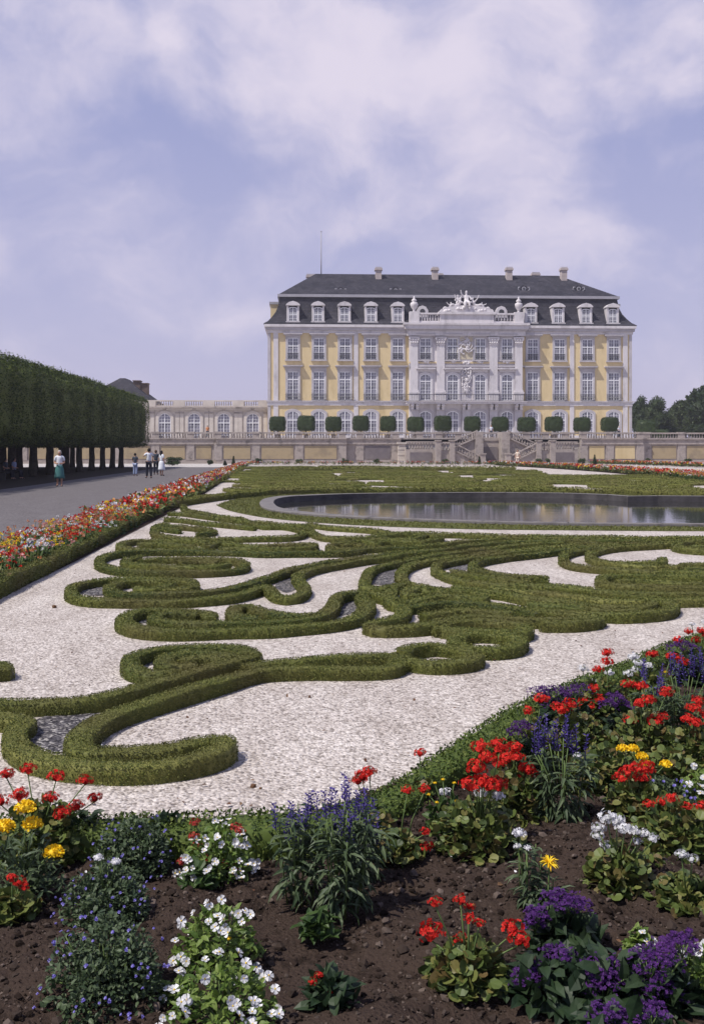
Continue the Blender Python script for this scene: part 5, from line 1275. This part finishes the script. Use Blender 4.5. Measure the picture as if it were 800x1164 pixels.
FOL = dict(
    geranium=lambda a, R_, h_: dome_foliage(a, R_, h_, int(320+R_*1700), .035, ROUND, 'leaf_geranium'),
    dark=lambda a, R_, h_: dome_foliage(a, R_, h_, int(150+R_*500), .06, OVATE, 'leaf_dark'),
    helio=lambda a, R_, h_: dome_foliage(a, R_, h_, int(110+R_*500), .075, OVATE, 'leaf_dark', droop=.1),
    light=lambda a, R_, h_: dome_foliage(a, R_, h_, int(380+R_*1600), .03, OVATE, 'leaf_light', fill=.25),
    mound=lambda a, R_, h_: [dome_foliage(a, R_*q, h_*hq, int((2600+R_*6000)*.36*q*q*2), .021, OVATE, 'leaf_grey', fill=.22, cx=R_*dx, cy=R_*dy) for q, hq, dx, dy in
        ((.62, 1.0, .05, .1), (.5, .86, -.45, -.1), (.52, .8, .42, -.2), (.45, .9, -.1, .45), (.5, .7, -.05, -.48), (.4, .75, .4, .35))],
    marigold=lambda a, R_, h_: dome_foliage(a, R_, h_, 420, .06, LANCE, 'leaf_grey', fill=.5),
    tall=lambda a, R_, h_: (tallfol(a, R_, h_, 'leaf_grey', .075)),
    zinnia=lambda a, R_, h_: (tallfol(a, R_, h_, 'leaf_grey', .055)),
    mid=lambda a, R_, h_: dome_foliage(a, R_, h_, int(160+R_*600), .05, OVATE, 'leaf_mid'),
)
def tallfol(a, R_, h_, mat, size):
    ns = max(5, int(R_*70))
    for k in range(ns):
        an = rng.random()*6.28; q = R_*math.sqrt(rng.random())*.8; hx_ = h_*rng.uniform(.75, 1.0); top = (q*math.cos(an), q*math.sin(an), hx_)
        a.tube([(top[0]*.6, top[1]*.6, 0), (top[0]*.9, top[1]*.9, hx_*.6), top], [.004, .003, .002], 'stem_green', 4)
        m_ = 34; z = .12+.88*rng.random(m_); a2 = rng.random(m_)*6.28
        P = np.stack([top[0]*(.6+.4*z), top[1]*(.6+.4*z), z*hx_], 1); D = np.stack([np.cos(a2), np.sin(a2), .2-.9*(1-z)+rng.normal(0, .2, m_)], 1)
        a.inst(LANCE, P, frames(D), size*rng.uniform(.7, 1.25, m_), mat)
plants = 0
def plant(label, fol, bpx, bpy, R_, h_, flowers=(), cat='flowering plant', name=None, group=None, extra=None):
    """flowers: list of (kind, colour, size, [(px,py)...])"""
    global plants; plants += 1
    x, y, _ = G(bpx, bpy); d = depth(x, y); z = .04
    t = empty(name or 'flowering_plant', (x, y, z), 0, label, cat, group)
    a = Acc(); FOL[fol](a, R_, h_); a.build('foliage', t)
    if extra: extra(t)
    for kind, mat, size0, pts in flowers:
        for (px, py) in pts:
            size = size0
            dd = d+rng.uniform(-.5, .35)*R_
            p = np.array(ray(px, py, dd))-np.array([x, y, z]); p[2] = max(p[2], .03); a = Acc()
            base = (p[0]*.35, p[1]*.35, min(h_*.4, p[2]*.5))
            if kind == 'umbel': size = size*.78; stem(a, base, (p[0], p[1], p[2]-size*.5)); head_geranium(a, p, size*rng.uniform(.9, 1.12), mat, int(22+size*420))
            elif kind == 'spike': L = size*rng.uniform(.8, 1.2); stem(a, base, (p[0], p[1], p[2]-L)); spike(a, (p[0], p[1], p[2]-L), L)
            elif kind == 'pompom': stem(a, base, p); pompom(a, p, size, mat)
            elif kind == 'star': stem(a, base, p); star(a, p, size, mat)
            elif kind == 'helio': stem(a, base, (p[0], p[1], p[2]-size)); helio(a, p, size)
            elif kind == 'flat': stem(a, base, p); pompom(a, p, size, mat, 50)
            a.build({'spike': 'flower_spike'}.get(kind, 'flower_head'), t)
    return t
BL = {}
def blossoms(mat, s_, n, R_, h_, up=.5, wide=1.0):
    if (mat, s_) not in BL: BL[(mat, s_)] = [blossom(None, D, s_, mat).mesh('blossom') for D in ((0, -.6, .8), (.5, -.4, .8), (-.5, -.5, .7), (0, -.1, 1), (.2, -.9, .4))]
    def f(t):
        for k in range(n):
            D = rdir(1)[0]; D[2] = abs(D[2]); D[1] = D[1] if rng.random() < .35 else -abs(D[1]); p = D*np.array([R_, R_, h_])*rng.uniform(.93, 1.08)
            mkobj('blossom', BL[(mat, s_)][rng.integers(0, 5)], t, tuple(p), rng.uniform(-.6, .6), (rng.uniform(.8, 1.2),)*3)
    return f
Rd, Wh, Ye, Vi = 'petal_red', 'petal_white', 'petal_yellow', 'petal_violet'
# left corner
plant('red geranium in the left corner, its flower heads level with the gravel edge', 'geranium', 45, 985, .2, .24, [('umbel', Rd, .042, [(8,880),(32,874),(64,883),(97,887),(58,907),(88,916),(108,907),(2,911),(22,904),(70,925)])])
plant('yellow marigold with four round blooms in the left corner', 'marigold', 28, 1030, .17, .24, [('pompom', Ye, .037, [(29,918),(6,940),(37,937),(61,969),(-14,950)])])
plant('small red geranium under the marigold at the left frame edge', 'geranium', 15, 1055, .1, .09, [('umbel', Rd, .03, [(22,1003),(14,998),(27,1008)])])
plant('grey-green mound with tiny violet flowers, farthest of three at the left', 'mound', 152, 1000, .17, .21, extra=blossoms('petal_blue', .006, 42, .175, .215))
plant('grey-green mound with tiny violet flowers, middle one of three at the left', 'mound', 122, 1056, .175, .2, [('flat', Wh, .018, [(112,975),(132,980)])], extra=blossoms('petal_blue', .006, 46, .18, .205))
plant('grey-green mound with tiny violet flowers, nearest and largest of three at the left', 'mound', 120, 1152, .2, .26, extra=blossoms('petal_blue', .0065, 55, .205, .265))
plant('white impatiens mixed with reddish brown leaves near the bed edge', 'light', 248, 1008, .145, .2, [('umbel', 'petal_dull_red', .026, [(222,935),(221,950),(224,962),(268,940),(273,944),(206,980),(253,1008),(237,975),(272,985)])], extra=blossoms(Wh, .0155, 60, .155, .215))
plant('brown dried leafy clump among the white impatiens', 'mid', 228, 1022, .08, .09, name='leafy_plant', cat='plant')
plant('pale leaved white impatiens, upper of two in the foreground', 'light', 248, 1108, .15, .18, [('flat', 'petal_yellow', .009, [(260,1067)])], extra=blossoms(Wh, .016, 34, .155, .19))
plant('pale leaved white impatiens touching the bottom of the picture', 'light', 252, 1180, .17, .17, extra=blossoms(Wh, .0165, 36, .175, .18))
plant('white impatiens sprig low beside the nearest violet mound', 'light', 202, 1150, .05, .05, extra=blossoms(Wh, .016, 6, .055, .06))
# salvias centre
plant('blue salvia with leafy stems, left one of the tall group before the gravel', 'tall', 340, 1040, .11, .34, [('spike', Vi, .085, [(314,913),(330,912),(333,925),(339,918),(327,930),(345,920),(350,903),(354,900)])])
plant('blue salvia with leafy stems, middle and tallest of the group', 'tall', 388, 1052, .13, .37, [('spike', Vi, .1, [(361,900),(371,899),(375,897),(383,897),(392,878),(395,895),(379,915),(402,903),(408,898),(388,920),(398,925)])])
plant('blue salvia with long violet spikes, right one of the tall group', 'tall', 412, 1010, .1, .24, [('spike', Vi, .12, [(393,890),(398,885),(412,897),(416,905),(406,915),(424,910),(428,922),(421,930)])])
plant('red geranium behind the salvia spikes against the gravel', 'geranium', 425, 965, .1, .12, [('umbel', Rd, .042, [(407,887),(420,877),(412,882)])])
plant('small leafy plant without flowers below the salvia group', 'mid', 362, 1078, .07, .09, name='leafy_plant', cat='plant')
plant('little red geranium alone near the bottom of the bed, below the salvia', 'dark', 376, 1158, .08, .11, [('umbel', Rd, .018, [(355,1116),(363,1109),(376,1126),(395,1127),(370,1130)])])
plant('thin geranium with scattered red heads beside the violet spikes', 'geranium', 450, 985, .12, .1, [('umbel', Rd, .03, [(463,898),(482,897),(483,945),(435,967),(464,1000),(486,996),(481,991)])])
plant('white and yellow flowered plant at the bend of the box edging', 'mid', 508, 955, .1, .17, [('umbel', Wh, .034, [(506,901)]), ('flat', Ye, .008, [(494,890),(503,886),(516,890),(496,912),(518,910),(487,903)])])
plant('isolated red geranium standing against the box edging', 'geranium', 478, 925, .06, .12, [('umbel', Rd, .035, [(477,856)])])
plant('leafy geranium with bunched red heads and two white ones in mid bed', 'geranium', 543, 975, .21, .2, [('umbel', Rd, .05, [(533,893),(548,888),(556,893),(566,891),(545,850),(553,862),(568,848),(541,873)]), ('umbel', Wh, .036, [(546,901),(566,905)])])
plant('geranium with dense red heads left of the drooping salvia', 'geranium', 583, 940, .17, .24, [('umbel', Rd, .047, [(587,860),(577,862),(602,880),(593,886),(566,868),(598,874),(584,850)])])
plant('sprawling geranium on bare soil with one big red head at its left', 'geranium', 532, 1132, .14, .13, [('umbel', Rd, .05, [(489,1061)]), ('umbel', Rd, .024, [(494,1025),(523,1022),(533,1030),(532,1044),(524,1064),(518,1070),(536,1076),(544,1050)]), ('umbel', Rd, .042, [(583,1055),(590,1068)])])
plant('tall grey leaved plant with white button flowers right of the bare soil', 'zinnia', 598, 1050, .075, .24, [('flat', Wh, .024, [(590,947)]), ('flat', Wh, .014, [(599,964),(588,962)])])
plant('plant with a single yellow star flower in mid bed', 'zinnia', 622, 1055, .05, .13, [('star', Ye, .036, [(624,981)])])
plant('drooping leafy salvia with violet spikes in the middle of the bed', 'tall', 638, 948, .13, .33, [('spike', Vi, .12, [(607,822),(613,815),(618,824),(624,812),(630,820),(634,818),(640,812),(645,824),(650,829),(664,835),(655,822),(611,832)])])
plant('white phlox cluster over yellowing leaves', 'geranium', 702, 1022, .14, .17, [('umbel', Wh, .04, [(700,934),(690,929),(709,942)]), ('umbel', Wh, .03, [(680,941),(690,962),(720,945),(733,948),(742,953),(679,950)]), ('umbel', Wh, .022, [(717,973),(733,989),(724,957)])])
plant('lone white flower stalks at the right, over low green leaves', 'geranium', 782, 1040, .15, .09, [('umbel', Wh, .028, [(774,972),(786,976)])])
# purple heliotropes
plant('dark purple heliotrope with broad leaves behind the big group', 'helio', 640, 1090, .14, .14, [('helio', 0, .055, [(645,1024),(655,1030),(632,1022)]), ('helio', 0, .04, [(610,1038),(608,1048)])])
plant('dark purple heliotrope at the left of the big group', 'helio', 625, 1150, .14, .14, [('helio', 0, .055, [(634,1084),(610,1105),(628,1126),(600,1111)])])
plant('dark purple heliotrope in the centre of the big group', 'helio', 688, 1158, .16, .17, [('helio', 0, .07, [(684,1104),(667,1108),(702,1098),(684,1118)])])
plant('dark purple heliotrope at the right of the big group', 'helio', 745, 1160, .16, .16, [('helio', 0, .065, [(738,1090),(752,1085),(742,1118),(728,1128),(756,1125)]), ('helio', 0, .05, [(775,1070),(766,1075)])])
plant('dark purple heliotrope cut by the bottom of the picture', 'helio', 705, 1215, .15, .12, [('helio', 0, .055, [(690,1153),(712,1158),(738,1150)])])
plant('white impatiens in the lower right corner', 'light', 795, 1140, .11, .13, extra=blossoms(Wh, .019, 20, .115, .14))
plant('white impatiens sprig among the purple heads', 'light', 726, 1100, .05, .09, extra=blossoms(Wh, .016, 4, .055, .1))
plant('low green plant beside the lone white stalks', 'geranium', 735, 1005, .1, .07, name='leafy_plant', cat='plant')
# upper right crowd
plant('red geranium near the box edging with stacked heads', 'geranium', 690, 832, .17, .28, [('umbel', Rd, .047, [(690,742),(690,752),(680,761),(674,783),(665,797),(672,803),(663,805),(680,795)])])
plant('white geranium against the box edging left of the red heads', 'geranium', 668, 822, .12, .24, [('umbel', Wh, .04, [(662,760),(675,776),(692,765)])])
plant('white geranium against the box edging right of the red heads', 'geranium', 728, 812, .14, .25, [('umbel', Wh, .042, [(719,747),(725,754),(714,766),(737,757),(722,762)]), ('flat', Ye, .012, [(723,768),(756,764)])])
plant('purple heliotrope drift along the box edging', 'helio', 638, 842, .22, .26, [('helio', 0, .07, [(612,787),(624,785),(636,788),(650,787),(660,783),(643,797),(626,798)])])
plant('red geranium before the purple drift, left one', 'geranium', 606, 880, .13, .26, [('umbel', Rd, .045, [(600,808),(614,795)])])
plant('red geranium before the purple drift, right one', 'geranium', 650, 868, .15, .27, [('umbel', Rd, .045, [(640,807),(647,800),(633,803)])])
plant('red geranium in the middle of the right-hand crowd', 'geranium', 730, 872, .2, .27, [('umbel', Rd, .047, [(726,780),(713,778),(728,800),(736,795),(756,787),(716,819),(752,815),(744,820)])])
plant('red geranium behind the tall violet spikes', 'geranium', 748, 815, .15, .26, [('umbel', Rd, .045, [(741,744),(761,746),(776,753),(770,748)])])
plant('purple heliotrope in the middle of the right-hand crowd', 'helio', 712, 850, .14, .2, [('helio', 0, .055, [(698,792),(710,804),(704,797),(690,800)])])
plant('purple heliotrope near the right edge behind the spikes', 'helio', 782, 785, .16, .26, [('helio', 0, .06, [(776,732),(765,735),(785,736)])])
plant('red geranium at the far end of the bed by the right edge', 'geranium', 795, 780, .2, .27, [('umbel', Rd, .047, [(782,718),(797,717),(791,728),(770,728),(803,722)]), ('umbel', Wh, .03, [(800,707),(786,710)])])
plant('tall violet salvia spikes at the right edge', 'tall', 775, 858, .2, .34, [('spike', Vi, .15, [(731,750),(745,760),(750,755),(762,742),(767,738),(771,748),(778,742),(783,736),(787,745),(795,735),(800,742),(754,770)])])
plant('violet salvia spikes left of the tall group at the right edge', 'tall', 742, 838, .1, .26, [('spike', Vi, .12, [(729,748),(733,755),(741,780),(748,770)])])
plant('red geranium at the right edge below the spikes', 'geranium', 788, 890, .18, .27, [('umbel', Rd, .047, [(794,798),(787,805),(782,818),(790,822),(800,812)])])
plant('leafy geranium bush between the red heads, showing no bloom', 'geranium', 690, 905, .2, .22, [('umbel', Rd, .028, [(676,885),(683,892)])], name='leafy_plant', cat='plant')
plant('leafy geranium bush below the right edge geranium', 'geranium', 762, 905, .18, .19, name='leafy_plant', cat='plant')
plant('yellow marigold with clustered blooms in the right part of the bed', 'marigold', 728, 920, .1, .18, [('pompom', Ye, .028, [(707,851),(719,851),(729,860),(733,868),(756,869)])])
plant('red geranium under the yellow marigold', 'geranium', 722, 945, .16, .2, [('umbel', Rd, .047, [(713,878),(722,874),(734,873),(706,884),(728,884)])])
plant('low mound of pale violet specks beside the yellow marigold', 'mound', 752, 930, .16, .15, extra=blossoms('petal_blue', .01, 50, .165, .155))
plant('white impatiens at the right edge above the small red flowers', 'light', 797, 925, .1, .17, extra=blossoms(Wh, .02, 16, .105, .18))
plant('geranium with a row of small red heads at the right edge', 'geranium', 768, 975, .2, .2, [('umbel', Rd, .032, [(737,914),(752,911),(764,907),(780,917),(797,916)])])
plant('white geranium bud beside the drooping salvia', 'geranium', 662, 915, .1, .18, [('umbel', Wh, .022, [(656,859)])])
plant('purple heliotrope at the box edging beside the mid bed geranium', 'helio', 595, 890, .12, .2, [('helio', 0, .05, [(593,825),(586,832)])])
plant('dark leafy bush behind the white impatiens at the box edging', 'dark', 185, 975, .13, .15, name='leafy_plant', cat='plant')
plant('dark leafy bush between corner geranium and violet mounds', 'dark', 92, 975, .12, .17, name='leafy_plant', cat='plant')
plant('green bush at the right edge beyond the frame of spikes', 'mid', 835, 845, .22, .25, name='leafy_plant', cat='plant')
plant('leafy bush in the right crowd under the white geranium', 'geranium', 668, 865, .14, .2, name='leafy_plant', cat='plant')
print('plants', plants)

# ------------------------------------------------------------------ bedding in the long borders
def bedding(seed, mat, kind):
    r0 = rng; a = Acc(); h_ = .26
    dome_foliage(a, .2, h_*1.05, 150, .07, OVATE, 'leaf_mid' if kind != 2 else 'leaf_geranium', fill=.35)
    for k in range(8):
        an = rng.random()*6.28; q = .2*math.sqrt(rng.random()); p = np.array((q*math.cos(an), q*math.sin(an), h_*rng.uniform(.9, 1.35)))
        n = 10; D = rdir(n); D[:, 2] = np.abs(D[:, 2]); a.inst(PETAL, p+D*.012, frames(D+rng.normal(0, .4, (n, 3)), up=rdir(n)), .025, mat)
        a.tube([(q*.5*math.cos(an), q*.5*math.sin(an), .05), tuple(p)], .004, 'stem_green', 3)
    return a.mesh('bedding_plant')
cols = [('petal_red', 'red'), ('petal_orange', 'orange'), ('petal_white', 'white'), ('petal_yellow', 'yellow'), ('petal_pink', 'pink'), ('petal_dull_red', 'dark red'), ('petal_violet', 'violet')]
wts = np.array([.26, .27, .17, .1, .11, .07, .02]); wts /= wts.sum()
bms = [[bedding(0, m_, k) for k in range(3)] for m_, _ in cols]
def strip_points(cl_, step):
    cl_ = np.array(cl_); out = []
    for i in range(len(cl_)-1):
        L = np.linalg.norm(cl_[i+1, :2]-cl_[i, :2]); n = max(1, int(L/step))
        for k in range(n): out.append(cl_[i]+(cl_[i+1]-cl_[i])*(k+.5)/n)
    return out
spots = []
# left border: x of left and right limits by distance
for q in strip_points([(-4.95, -3.75, 9), (-4.95, -3.8, 16), (-5.1, -4.1, 35), (-5.5, -4.5, 60), (-6.2, -5.4, 90), (-6.9, -6.3, 110)], .3): pass
Y = 9.5
while Y < 118:
    l_ = np.interp(Y, [9, 16, 35, 60, 90, 118], [-4.75, -4.8, -5.15, -5.75, -6.5, -7.2]); r_ = np.interp(Y, [9, 16, 35, 60, 90, 118], [-3.62, -3.66, -3.95, -4.75, -5.9, -6.6])
    n = 4 if Y < 60 else 3
    for k in range(n): spots.append((l_+(r_-l_)*(k+.5)/n+rng.uniform(-.08, .08), Y+rng.uniform(-.12, .12)))
    Y += .27 if Y < 40 else .42
# soil under it
sheet('border_soil', [(-4.9, 4), (-3.5, 4), (-3.5, 16), (-3.75, 35), (-4.6, 60), (-5.75, 90), (-6.5, 119), (-7.3, 119), (-6.65, 90), (-5.9, 60), (-5.3, 35), (-4.9, 16)], .012, 'soil')
spots.sort(key=lambda p: p[1])
nind = 215
def bed_obj(x, y, ci, where, grp, s_=1.0):
    o = mkobj('bedding_plant', bms[ci][rng.integers(0, 3)], None, (x, y, .01), rng.random()*6.28, (s_*rng.uniform(.85, 1.15),)*2+(s_*rng.uniform(.85, 1.3),))
    tag(o, cols[ci][1]+' bedding plant '+where, 'bedding plant', cols[ci][1]+' '+grp)
for x, y in spots[:nind]: bed_obj(x, y, rng.choice(7, p=wts), 'in the long left flower border', 'bedding plants of the left border')
def merged(name, pts, s_=1.0):
    """the many plants farther off in one bed, as one mass"""
    acc = Acc()
    n = len(pts); P = np.array([(x, y, 0) for x, y in pts]); rep = 16
    Q = np.repeat(P, rep, 0)+rng.normal(0, .13*s_, (n*rep, 3)); Q[:, 2] = rng.uniform(.03, .3, n*rep)*s_; D = rdir(n*rep); D[:, 2] = np.abs(D[:, 2])
    acc.inst(OVATE, Q, frames(D), .17*s_, 'leaf_geranium')
    for ci in range(7):
        sel = P[rng.random(n) < wts[ci]*1.0] if ci else P[rng.random(n) < .25]
        if len(sel) == 0: continue
        rp_ = 4; Q = np.repeat(sel, rp_, 0)+rng.normal(0, .13*s_, (len(sel)*rp_, 3)); Q[:, 2] = rng.uniform(.24, .38, len(Q))*s_
        for j in range(4): acc.inst(PETAL, Q+rng.normal(0, .01, Q.shape), frames(rdir(len(Q))+np.array([0, 0, .4]), up=rdir(len(Q))), .09*s_, cols[ci][0])
    return tag(acc.build(name), kind='stuff')
merged('border_flowers', spots[nind:], 1.05)
# diagonal border at the right of the far parterre, path and second border behind it
P0, P1 = np.array(G(590, 529.5)[:2]), np.array(G(860, 553)[:2])
rs = []
crv = [np.array(G(x, y)) for x, y in ((560,528.5),(600,530.5),(650,533.5),(700,537),(750,541.5),(800,547),(850,553),(900,559))]
crv = catmull(crv, .35)
t_ = np.gradient(crv[:, :2], axis=0); t_ /= np.linalg.norm(t_, axis=1, keepdims=True); nn_ = np.stack([t_[:, 1], -t_[:, 0]], 1)
for i, p in enumerate(crv):
    for k in range(4): rs.append((p[0]+nn_[i, 0]*(k-1.5)*.42+rng.uniform(-.1, .1), p[1]+nn_[i, 1]*(k-1.5)*.42+rng.uniform(-.1, .1)))
rs.sort(key=lambda p: p[1]); vis = [p for p in rs if onY(0, p[1]) < p[0] < onY(805, p[1])]
for x, y in vis[:60]: bed_obj(x, y, rng.choice(7, p=wts), 'in the diagonal border right of the far parterre', 'bedding plants of the diagonal border', 1.3)
merged('diagonal_border_flowers', vis[60:], 1.25)
L_ = [tuple(p[:2]+nn_[i]*1.0) for i, p in enumerate(crv)]; R_2 = [tuple(p[:2]-nn_[i]*1.0) for i, p in enumerate(crv)]
sheet('border_soil', L_+R_2[::-1], .012, 'soil')
b2 = [np.array(G(x, y)) for x, y in ((672,527.8),(720,528.8),(770,530.5),(830,533),(900,536))]; b2 = catmull(b2, .5)
merged('far_border_flowers', [(p[0]+rng.uniform(-.2, .2), p[1]+k*.5+rng.uniform(-.2, .2)) for p in b2 for k in (-2, -1, 0, 1, 2)], 1.3)
b3 = catmull([np.array(G(x, y)) for x, y in ((275,528.6),(350,528.5),(450,528.5),(560,528.6))], .6)
merged('wall_foot_flowers', [(p[0]+rng.uniform(-.3, .3), p[1]+rng.uniform(-.5, .5)) for p in b3 for k in (0, 1)], 1.1)
sheet('border_soil', [(b3[0][0], b3[0][1]-1.5), (b3[-1][0], b3[-1][1]-1.5), (b3[-1][0], b3[-1][1]+1.5), (b3[0][0], b3[0][1]+1.5)], .012, 'soil')
# ------------------------------------------------------------------ camera, light, sky
cam = bpy.data.objects.new('camera', bpy.data.cameras.new('camera')); C.objects.link(cam)
cam.location = (0, 0, H); cam.rotation_euler = (PI/2, 0, -AL)
cam.data.sensor_fit = 'VERTICAL'; cam.data.sensor_height = 36; cam.data.sensor_width = 36
cam.data.lens = 36*F/1164; cam.data.shift_y = -70/1164; cam.data.clip_end = 6000; cam.data.clip_start = .05
scene.camera = cam
SUN_EL, SUN_AZ = 57, 242      # azimuth clockwise from +Y, where the light comes from
sd = bpy.data.lights.new('sun', 'SUN'); sd.energy = 5; sd.angle = R(.5); sd.color = (1, .95, .87)
so = bpy.data.objects.new('sun', sd); C.objects.link(so)
az, el = R(SUN_AZ), R(SUN_EL)
dirv = Vector((math.sin(az)*math.cos(el), math.cos(az)*math.cos(el), math.sin(el)))
so.rotation_euler = dirv.to_track_quat('Z', 'Y').to_euler(); so.location = (-30, -30, 60)
w = bpy.data.worlds.new('World'); scene.world = w; w.use_nodes = True; nt = w.node_tree
bg = nt.nodes['Background']; bg.inputs[1].default_value = 0.1
sky = N(nt, 'ShaderNodeTexSky', sky_type='NISHITA'); sky.sun_disc = False; sky.sun_elevation = el; sky.sun_rotation = az
sky.air_density = 1.0; sky.dust_density = 1.5; sky.ozone_density = 2
tint = N(nt, 'ShaderNodeMix', data_type='RGBA', blend_type='MIX'); tint.inputs[0].default_value = 0.86
nt.links.new(sky.outputs[0], tint.inputs[6])
geo = N(nt, 'ShaderNodeTexCoord')
sep = N(nt, 'ShaderNodeSeparateXYZ'); nt.links.new(geo.outputs['Generated'], sep.inputs[0])
rp = ramp(nt, [(0.0, (.62, .57, .78)), (.12, (.52, .505, .735)), (.3, (.385, .405, .675)), (.6, (.27, .33, .62)), (1, (.2, .26, .5))]); nt.links.new(sep.outputs[2], rp.inputs[0])
sc10 = N(nt, 'ShaderNodeMix', data_type='RGBA', blend_type='MULTIPLY'); sc10.inputs[0].default_value = 1; sc10.clamp_result = False
nt.links.new(rp.outputs[0], sc10.inputs[6]); sc10.inputs[7].default_value = (10, 10, 10, 1)
nt.links.new(sc10.outputs[2], tint.inputs[7])
# cloud field: broad banks at fixed bearings, broken up by noise
wn = N(nt, 'ShaderNodeTexNoise', Scale=3.2, Detail=7, Roughness=.55); nt.links.new(geo.outputs['Generated'], wn.inputs['Vector'])
va = N(nt, 'ShaderNodeVectorMath', operation='SUBTRACT'); nt.links.new(wn.outputs['Color'], va.inputs[0]); va.inputs[1].default_value = (.5, .5, .5)
vs = N(nt, 'ShaderNodeVectorMath', operation='SCALE'); nt.links.new(va.outputs[0], vs.inputs[0]); vs.inputs['Scale'].default_value = .22
vd = N(nt, 'ShaderNodeVectorMath', operation='ADD'); nt.links.new(geo.outputs['Generated'], vd.inputs[0]); nt.links.new(vs.outputs[0], vd.inputs[1])
acc_ = None
banks = [(330,20,90,.7),(430,50,130,.9),(530,90,120,.8),(620,50,110,.8),(700,70,90,.7),(770,60,80,.7),(330,110,100,.6),(210,125,70,.5),(560,160,120,.7),(480,225,100,.65),(600,245,90,.6),(400,245,55,.5),
         (722,120,34,.7),(190,62,48,.6),(40,80,80,.55),(145,268,95,.62),(20,285,85,.62),(650,280,100,.6),(90,180,100,.42),(270,250,80,.35),(60,10,90,.5),(230,330,90,.3),(60,370,110,.35),(120,60,60,.45),(560,310,110,.3),(-300,100,300,.6),(1200,150,300,.6),(350,-250,300,.6),(800,-300,250,.5)]
for px, py, rad, amp in banks:
    v = Vector(ray(px, py, 1.0)) - Vector((0, 0, H)); v.normalize()
    d = N(nt, 'ShaderNodeVectorMath', operation='DISTANCE'); nt.links.new(vd.outputs[0], d.inputs[0]); d.inputs[1].default_value = v
    mr = N(nt, 'ShaderNodeMapRange', interpolation_type='SMOOTHSTEP'); nt.links.new(d.outputs['Value'], mr.inputs[0])
    mr.inputs[1].default_value = 0; mr.inputs[2].default_value = 1.5*rad/F; mr.inputs[3].default_value = amp; mr.inputs[4].default_value = 0
    if acc_ is None: acc_ = mr.outputs[0]
    else:
        mx = N(nt, 'ShaderNodeMath', operation='SMOOTH_MAX'); mx.inputs[2].default_value = .25
        nt.links.new(acc_, mx.inputs[0]); nt.links.new(mr.outputs[0], mx.inputs[1]); acc_ = mx.outputs[0]
n2 = N(nt, 'ShaderNodeTexNoise', Scale=7.0, Detail=9, Roughness=.55); 
mp = N(nt, 'ShaderNodeMapping'); mp.inputs['Scale'].default_value = (1, 1, 1.7); nt.links.new(vd.outputs[0], mp.inputs[0]); nt.links.new(mp.outputs[0], n2.inputs['Vector'])
ma = N(nt, 'ShaderNodeMath', operation='MULTIPLY_ADD'); nt.links.new(n2.outputs[0], ma.inputs[0]); ma.inputs[1].default_value = 1.9; ma.inputs[2].default_value = -.92
ad = N(nt, 'ShaderNodeMath', operation='ADD'); nt.links.new(ma.outputs[0], ad.inputs[0]); nt.links.new(acc_, ad.inputs[1])
mk = N(nt, 'ShaderNodeMapRange', interpolation_type='SMOOTHSTEP'); nt.links.new(ad.outputs[0], mk.inputs[0]); mk.inputs[1].default_value = .08; mk.inputs[2].default_value = 1.05; mk.inputs[3].default_value = 0; mk.inputs[4].default_value = .9
cm = N(nt, 'ShaderNodeMix', data_type='RGBA'); nt.links.new(mk.outputs[0], cm.inputs[0]); nt.links.new(tint.outputs[2], cm.inputs[6]); cm.inputs[7].default_value = (8.0, 7.35, 8.55, 1)
nt.links.new(cm.outputs[2], bg.inputs[0])
scene.view_settings.view_transform = 'Standard'; scene.view_settings.look = 'None'; scene.view_settings.exposure = 0; scene.view_settings.gamma = 1
scene.view_settings.use_curve_mapping = False
scene.cycles.max_bounces = 6; scene.cycles.transparent_max_bounces = 4

# thin summer haze in the air over the whole garden
a = Acc(); a.box(-720, 920, -75, 1220, -1.3, 36.5, 'haze_air'); tag(a.build('haze'), kind='stuff')
